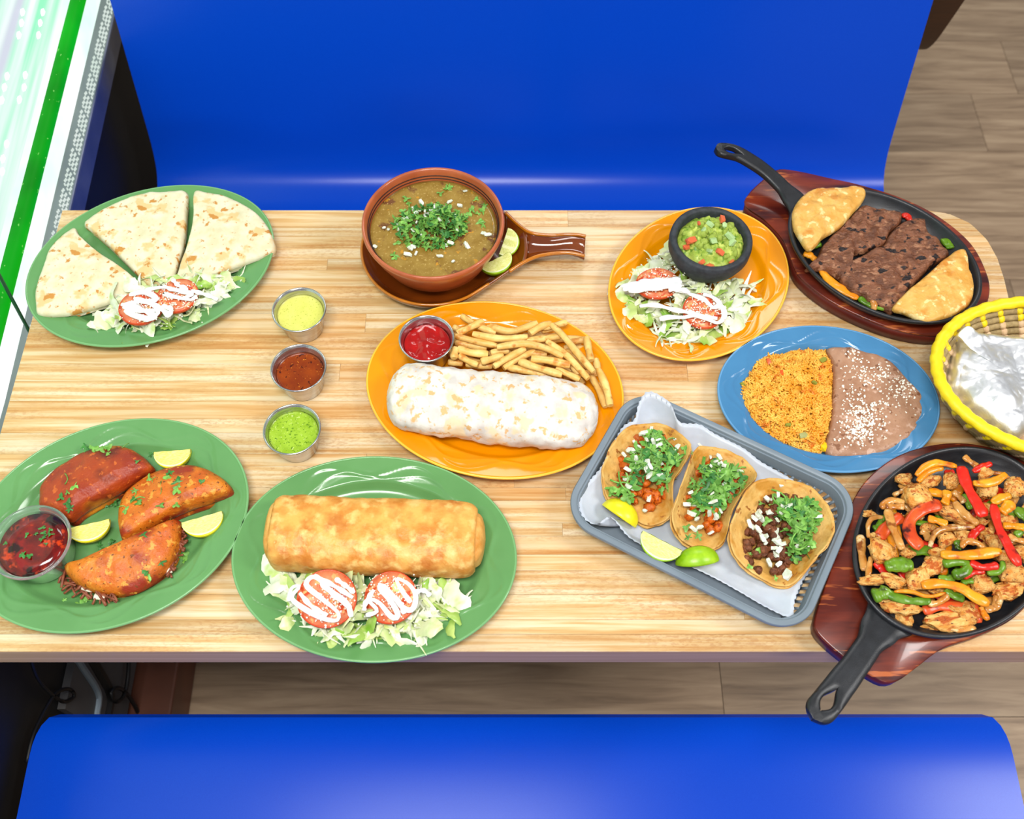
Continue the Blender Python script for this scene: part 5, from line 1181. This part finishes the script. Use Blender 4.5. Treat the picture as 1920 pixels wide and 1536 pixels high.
def dense(P):
    out = []
    acc_ = [0]
    for a, b in zip(P, P[1:] + P[:1]): acc_.append(acc_[-1] + (b - a).length)
    n = 92; Q = P + [P[0]]; j = 0
    for k in range(n):
        d = acc_[-1] * k / n
        while acc_[j + 1] < d: j += 1
        out.append(Q[j].lerp(Q[j + 1], (d - acc_[j]) / max(1e-9, acc_[j + 1] - acc_[j])))
    return out
for a, b in zip(dense(lo_), dense(hi_)):
    d = (b - a); t_ = d.cross(Vector((0, 0, 1)))
    v, f = tube([a, a.lerp(b, 0.5), b], 0.0019, 6, 0.9, up=Vector((BV.x, BV.y, 0.01))); obj('rib', v, f, M_GREYP, T)
c7 = crop(1040, 720, 3.2)
t = NT('greaseproof_paper'); v = t.coord((1, 1, 1)); c = t.ramp(t.noise(v, 14, 4), [(0.3, lin((180, 186, 198))), (0.7, lin((206, 210, 218)))]); t.l(c, t.b.inputs['Base Color']); t.b.inputs['Roughness'].default_value = 0.45
t.b.inputs['Subsurface Weight'].default_value = 0.1; t.bump(t.noise(v, 40, 4), 0.4, 0.002); M_PAPER = t.m
def Wp(pts): return [W(x, y, z) for x, y, z in c7(pts)]
pap = Wp([(150, 645, .781), (275, 505, .781), (400, 270, .781), (478, 215, .783), (505, 115, .792), (566, 45, .802), (690, 112, .797), (748, 228, .786), (870, 245, .784), (960, 300, .781), (1130, 385, .779), (1240, 470, .775), (1400, 560, .772), (1530, 650, .768), (1620, 760, .765), (1600, 900, .762),
          (1530, 1120, .764), (1490, 1180, .766), (1440, 1300, .772), (1420, 1400, .776), (1290, 1352, .770), (1050, 1215, .768), (850, 1112, .768), (640, 1020, .769), (450, 925, .772), (335, 800, .783), (245, 845, .783), (160, 785, .783)])
v, f = shell(pap, TOP + 0.0042, 5, 0.0008, n=240, nr=26, amp=0.0008, nsc=30, seed=4)
n_ = 240
for i in (26,):
    for k in range(n_):      # pinked edge
        c_ = Vector((0.2219, 0.458)); j = (i - 1) * n_ + k; s_ = 1.006 if k % 2 else 0.994
        for jj in (j, i * n_ + k): v[jj].x = c_.x + (v[jj].x - c_.x) * s_; v[jj].y = c_.y + (v[jj].y - c_.y) * s_
tag(obj('paper_liner', v, f, M_PAPER), 'white greaseproof paper lining the grey basket, one corner sticking up', 'paper')
M_CORNT = mat('corn_tortilla', (206, 154, 72), (224, 182, 106), scale=40, rough=0.55, lo=0.36, hi=0.64, bump=0.7, bscale=130, bdist=0.002, spots=[((198, 138, 50), 30, 0.53, 0.62), ((160, 100, 40), 120, 0.64, 0.68)])
M_AP = mat('orange_marinated_meat', (196, 84, 10), (226, 124, 30), scale=1.6, rough=0.35, rnd=0.18, loc_rand=True, bump=0.6, bscale=3, bdist=0.002, spots=[((150, 52, 10), 1.6, 0.53, 0.62)])
M_GB = mat('browned_ground_beef', (88, 44, 22), (136, 78, 46), scale=1.6, rough=0.45, rnd=0.25, loc_rand=True, bump=0.8, bscale=3, bdist=0.002)
def lump(seed, m, nm): v, f = icos(2, lambda p: Vector((p.x * 1.15, p.y, p.z * 0.8)) * (1 + 0.42 * turb(p, 1.8, seed, 2))); return mesh(nm, v, f, m)
APM = [lump(k + 3, M_AP, 'meat_piece') for k in range(5)]; GBM = [lump(k + 13, M_GB, 'meat_piece') for k in range(5)]
TB = TOP + 0.0060
LZ, EZ = 0.034, 0.016     # lip and end heights above the basket base
TAC = [('soft corn taco with orange meat and cilantro at the upper left of the basket', APM, [(282, 560, LZ - .006), (292, 470, LZ - .004), (352, 342, LZ - .004), (442, 256, .026), (560, 234, .022), (690, 252, .026), (790, 322, LZ), (826, 375, LZ + .002), (780, 480, LZ + .002), (722, 570, LZ + .002), (710, 650, LZ), (716, 740, LZ - .008), (690, 806, .016), (590, 856, .010), (490, 828, .010), (400, 765, .012), (310, 690, .020)],
        [(500, 300), (620, 270), (740, 330), (740, 450), (690, 560), (690, 690), (560, 740), (420, 720), (360, 600), (380, 470)], [(560, 290), (640, 270), (720, 380), (760, 450), (700, 540), (680, 640), (520, 560), (440, 700), (330, 650), (420, 560), (460, 430)], 110, 20, 24),
       ('narrow soft corn taco with orange meat in the middle of the basket', APM, [(848, 385, LZ), (950, 374, .026), (1090, 418, .024), (1200, 505, .024), (1212, 560, LZ), (1140, 640, LZ + .002), (1070, 760, LZ + .002), (1040, 880, LZ - .002), (1015, 955, .020), (960, 998, .012), (870, 1004, .010), (770, 950, .014), (712, 860, LZ - .004), (702, 775, LZ), (742, 650, LZ + .002), (796, 500, LZ + .002)],
        [(860, 450), (950, 440), (1100, 480), (1130, 580), (1060, 700), (1000, 830), (980, 920), (900, 930), (800, 870), (770, 760), (810, 600)], [(850, 480), (960, 470), (1100, 500), (1170, 560), (1090, 650), (1020, 740), (960, 780), (850, 760), (800, 640), (840, 560)], 92, 22, 22),
       ('soft corn taco with brown ground beef at the lower right of the basket', GBM, [(1046, 900, LZ - .004), (1090, 745, LZ), (1162, 622, LZ + .001), (1245, 565, LZ), (1400, 572, .026), (1550, 620, .024), (1650, 740, .030), (1684, 860, LZ - .004), (1645, 960, LZ), (1560, 1060, LZ - .002), (1480, 1165, .024), (1400, 1218, .014), (1280, 1196, .012), (1150, 1116, .016), (1070, 1015, .024)],
        [(1130, 920), (1180, 800), (1260, 660), (1340, 620), (1520, 700), (1560, 820), (1520, 1000), (1420, 1100), (1330, 1150), (1200, 1110), (1130, 1010)], [(1340, 660), (1440, 690), (1560, 690), (1600, 760), (1560, 900), (1540, 1010), (1450, 1060), (1380, 960), (1400, 850), (1300, 760)], 88, 24, 40)]
for k, (lab, MM, pts, meat, green, nl, no, nm_) in enumerate(TAC):
    P3 = [W(x, y, TB + z) for x, y, z in c7(pts)]; c = sum(P3, Vector()) / len(P3)
    T = thing('soft_taco', (c.x, c.y, TB), lab, 'taco', 'soft tacos in the grey basket')
    v, f = shell([p + (p - c) * 0.006 + Vector((0, 0, -0.0055 if p.z > TB + 0.02 else -0.0035)) for p in P3], TB + 0.0010, 3.0, 0.002, n=110, nr=22, amp=0.0011, nsc=70, seed=k + 8, wob=0.03); obj('outer_tortilla', v, f, M_CORNT, T)
    v, f = shell([c + (p - c) * 0.985 for p in P3], TB + 0.0045, 2.8, 0.002, n=110, nr=22, amp=0.0011, nsc=65, seed=k, wob=0.025); obj('shell_tortilla', v, f, M_CORNT, T)
    mp = [tuple(p) for p in xy(c7(meat), TB + 0.014)]; cm = sum((Vector(p) for p in mp), Vector((0, 0))) / len(mp); mpv = [Vector(p) for p in mp]
    for j in range(int(nm_ * (3.4 if k == 2 else 2.6))):
        x, y = rand_in(mp); d = dnorm((x, y), mpv, cm)
        s = random.uniform(0.004, 0.0075) if k < 2 else random.uniform(0.0035, 0.0062)
        put('meat_piece', random.choice(MM), T, (x, y, TB + 0.011 + 0.010 * (1 - d * d) + random.uniform(-.002, .003)), rrot(3), s)
    gp = [tuple(p) for p in xy(c7(green), TB + 0.026)]; cg = sum((Vector(p) for p in gp), Vector((0, 0))) / len(gp); gv_ = [Vector(p) for p in gp]
    for j in range(nl):
        x, y = rand_in(gp); d = min(1, dnorm((x, y), gv_, cg))
        leaf(T, (x, y, TB + 0.022 + 0.013 * (1 - d * d) + random.uniform(-.003, .003)), random.uniform(0.006, 0.0125), 0.6, dark=random.random() < 0.22)
    for j in range(9):
        x, y = rand_in(gp); d = min(1, dnorm((x, y), gv_, cg)); stem(T, Vector((x, y, TB + 0.026 + 0.011 * (1 - d * d))), random.uniform(0.008, 0.014))
    for j in range(no):
        x, y = rand_in(mp); d = min(1, dnorm((x, y), mpv, cm)); onion(T, (x, y, TB + 0.024 + 0.011 * (1 - d * d)), random.uniform(0.0035, 0.007))
    ex = {0: [(565, 685, .008), (470, 400, .007), (480, 350, .005), (720, 325, .008), (580, 270, .006), (745, 440, .007), (540, 760, .006)], 1: [(795, 725, .009), (845, 725, .008), (965, 800, .009), (835, 870, .009), (1020, 530, .007), (870, 860, .006), (885, 755, .006)],
          2: [(1230, 800, .011), (1310, 770, .010), (1335, 920, .010), (1350, 950, .009), (1395, 1145, .012), (1345, 1080, .009), (1190, 860, .006), (1360, 965, .008), (1275, 690, .007), (1360, 610, .006), (1290, 870, .007), (1310, 690, .006)]}[k]
    for (x, y, s) in ex: px = c7([(x, y)])[0]; onion(T, W(px[0], px[1], TB + 0.022), s * 0.78, 0.5)
    ex = {0: [(570, 290, .013), (380, 640, .016), (340, 630, .017), (420, 660, .015), (430, 690, .014), (780, 390, .014), (600, 520, .017), (640, 640, .013)], 1: [(890, 490, .020), (1110, 540, .015), (790, 860, .013), (860, 910, .013), (800, 920, .010), (1060, 570, .013), (830, 420, .009)],
          2: [(1560, 720, .016), (1230, 990, .012), (1175, 1020, .006), (1170, 1095, .009), (1325, 1165, .008), (1275, 820, .013), (1440, 1000, .016), (1530, 800, .012), (1240, 715, .009), (1470, 930, .014)]}[k]
    for (x, y, s) in ex: px = c7([(x, y)])[0]; leaf(T, W(px[0], px[1], TB + 0.030 if k != 2 or x > 1250 else TB + 0.022), s * 0.6, 0.4)
wedge_on('yellow rind lime wedge at the near left corner of the grey basket', c7([(385, 795)])[0], TB + 0.004, radians(-38), 2.75, L=0.023, r=0.019, half=0.8, rind=M_RIND_Y, pulp=M_PULP_Y, lift=0.5)
wedge_on('pale cut lime wedge in the middle of the basket edge', c7([(648, 940)])[0], TB + 0.011, radians(-30), -0.75, L=0.0245, r=0.023, half=0.75, lift=0.8)
wedge_on('bright green rind up lime wedge at the basket edge', c7([(855, 1068)])[0], TB + 0.005, radians(8), 3.0, L=0.0245, r=0.0185, half=0.75, lift=0.35)
for (x, y, a) in [(1370, 1275, 80), (880, 375, -50)]:
    px = c7([(x, y)])[0]; o = put('onion_piece', ONI[1], None, W(px[0], px[1], TOP + (0.009 if y > 900 else 0.030)), (0, 0, radians(a)), (0.0065, 0.003, 0.0016)); tag(o, 'loose onion sliver lying on the basket paper, ' + ('near front corner' if y > 900 else 'behind the middle taco'), 'onion')

# ---- woven basket with foil bundle
M_YEL = mat('yellow_palm_wrap', (232, 200, 8), (246, 220, 30), scale=60, rough=0.45, stretch=(1, 1, 1), bump=0.3, bscale=200, bdist=0.001)
M_STRAW = mat('straw_coil', (138, 116, 74), (176, 152, 104), scale=120, rough=0.7, bump=0.6, bscale=400, bdist=0.001)
M_PALM = mat('pale_palm_stitch', (206, 170, 128), (226, 196, 156), scale=90, rough=0.55, rnd=0.1, loc_rand=True)
wc = Vector((0.6362, 0.6026, G)); wa, wb, wr = 0.147, 0.1069, radians(-5.1); WH = 0.070
T = thing('woven_basket', wc, 'round woven straw basket with a bright yellow rim holding a foil bundle', 'basket')
def wp(s, t, z, off=0): 
    x = (wa * s + off) * cos(t); y = (wb * s + off) * sin(t); return Vector((wc.x + x * cos(wr) - y * sin(wr), wc.y + x * sin(wr) + y * cos(wr), wc.z + z))
NCO = 8
levels = [(0.70 + 0.29 * (k / (NCO - 1)) ** 0.85, 0.006 + (WH - 0.010) * k / (NCO - 1)) for k in range(NCO)]
for k, (s, z) in enumerate(levels[:-1]):
    v, f = tube([wp(s, 2 * pi * j / 90, z) for j in range(90)], 0.0049, 8, closed=True); obj('coil', v, f, M_STRAW, T)
v, f = lathe(wc, [(0.02, 0.001), (0.6, 0.001), (0.69, 0.003), (0.69, 0.006), (0.02, 0.006)], 64, wa, wb, wr); obj('basket_base', v, f, M_PALM, T)
rim = []
n = 150
for j in range(n):
    t0 = 2 * pi * j / n; ring = []
    for q_ in range(12):
        a = 2 * pi * q_ / 12; rr_ = 0.0072 * (1 + 0.10 * sin(a * 1 + 42 * t0) * 1.0)
        ring.append(wp(0.985, t0, WH - 0.001 + rr_ * sin(a) * 0.85, rr_ * cos(a)))
    rim.append(ring)
rim.append(rim[0]); v, f = rings(rim, False, False); tag(obj('rim', v, f, M_YEL, T), 'bright yellow wrapped rim')
sv, sf = icos(2, lambda p: Vector((p.x * 0.0064 * (1 + .2 * p.z), p.y * 0.0066, p.z * 0.0062 + p.x * 0.0012)))
STI = mesh('stitch', sv, sf, M_PALM); STY = mesh('yellow_stitch', sv, sf, M_YEL)
cnt = 0
for k, (s, z) in enumerate(levels[:-1]):
    for j in range(34):
        t0 = 2 * pi * (j + 0.12 * k) / 34
        p = wp(s, t0, z); vis = cos(t0 + wr)
        if p.x > 0.70: continue
        d = (wp(s, t0 + 0.02, z) - p); o = put('stitch', STY if k >= NCO - 3 else STI, T, p, (0.0, 0.0, atan2(d.y, d.x)), (0.9, 0.95, 0.95)); cnt += 1
t = NT('aluminium_foil'); t.b.inputs['Base Color'].default_value = lin((246, 248, 250)); t.b.inputs['Metallic'].default_value = 1.0; t.b.inputs['Roughness'].default_value = 0.42
v = t.coord(); t.bump(t.noise(v, 70, 4, 0.6, 0.8), 0.25, 0.002); M_FOIL = t.m
ck = crop(1720, 550, 4.655)
fo = [W(x, y, z) for x, y, z in ck([(300, 840, .785), (335, 690, .79), (400, 440, .795), (405, 370, .815), (480, 290, .825), (535, 282, .826), (598, 340, .815), (710, 370, .80), (900, 405, .80), (1060, 480, .80), (1150, 650, .80), (1180, 850, .80), (1130, 1080, .80), (1050, 1200, .80), (920, 1262, .80), (745, 1205, .795), (570, 1095, .79), (440, 1035, .785), (355, 950, .78)])]
fo = [p + Vector((-0.010 if p.x < 0.60 else 0, 0, 0.010)) for p in fo]; o_ = catmull(fo, 200); cF = sum(o_, Vector()) / 200; R = []
def ridge(x, y, s, sd): return abs(N3((x, y, 0), s, sd))
for i in range(1, 61):
    t_ = i / 60; ring = []
    for p in o_:
        q_ = cF + (p - cF) * t_; e = 1 if t_ < 0.8 else sqrt(max(0, 1 - ((t_ - 0.8) / 0.2) ** 2))
        z = p.z * t_ ** 4 + (1 - t_ ** 4) * 0.804 - 0.012 + 0.012 * e + (0.020 * (1 - t_ ** 2)) * 0.5 + (0.016 * ridge(q_.x, q_.y, 13, 2) + 0.005 * ridge(q_.x, q_.y, 34, 5) + 0.0012 * ridge(q_.x, q_.y, 110, 7)) * (0.4 + 0.6 * e) - 0.004
        ring.append(Vector((q_.x, q_.y, z)))
    R.append(ring)
for t_, z in ((0.96, 0.775), (0.86, 0.762), (0.6, TOP + 0.0075), (0.1, TOP + 0.0075)):
    R.append([Vector((cF.x + (p.x - cF.x) * t_, cF.y + (p.y - cF.y) * t_, z)) for p in o_])
v, f = rings(R); o = obj('foil_bundle', v, f, M_FOIL); sharp(o, 14); tag(o, 'crumpled silver foil bundle inside the woven yellow rimmed basket', 'foil')

ORD = ['first', 'second', 'third', 'fourth', 'fifth', 'sixth', 'seventh', 'eighth', 'ninth', 'tenth', 'eleventh', 'twelfth', 'thirteenth', 'fourteenth', 'fifteenth', 'sixteenth', 'seventeenth', 'eighteenth', 'nineteenth', 'twentieth']
def proj(o):
    c = sum((Vector(b) for b in o.bound_box), Vector()) / 8
    p = o.matrix_world @ c; d = p - Vector((0, 0, CAM_Z)); zc = d.y * CP - d.z * SP
    return (d.x / zc, -(d.y * SP + d.z * CP) / zc)      # x to the right, y down
bpy.context.view_layer.update()
def place_labels(objs, what, where, nx=3, ny=3):
    P = {o: proj(o) for o in objs}
    xs = [p[0] for p in P.values()]; ys = [p[1] for p in P.values()]
    x0, x1, y0, y1 = min(xs), max(xs) + 1e-6, min(ys), max(ys) + 1e-6
    cells = {}
    for o, (x, y) in P.items(): cells.setdefault((int((x - x0) / (x1 - x0) * nx), int((y - y0) / (y1 - y0) * ny)), []).append(o)
    for (i, j), L in cells.items():
        L.sort(key=lambda o: P[o][0])
        pl = ['back', 'middle', 'front'][j] + ' ' + ['left', 'centre', 'right'][i] + ' of ' + where
        for k, o in enumerate(L):
            o['label'] = what + ' at the ' + pl + (', %s from left' % ORD[k] if len(L) > 1 else '')
byg = {}
for o in list(COL.objects):
    if o.parent is None and o.get('group'): byg.setdefault((o['group'], o.name.split('.')[0]), []).append(o)
for (g, n), L in byg.items():
    if g.endswith('chicken skillet'): place_labels(L, {'red_pepper_strip': 'red pepper strip', 'yellow_pepper_strip': 'yellow pepper strip', 'green_pepper_strip': 'green pepper piece', 'onion_strip': 'browned onion strip', 'tomato_wedge': 'charred tomato wedge'}[n], 'the chicken skillet')
    elif n == 'chicken_piece': place_labels(L, 'seared chicken piece', 'the front skillet')
    elif n == 'french_fry': place_labels(L, 'french fry', 'the fry pile')
    elif n == 'cilantro_leaf': place_labels(L, 'loose cilantro', 'the red taco platter')
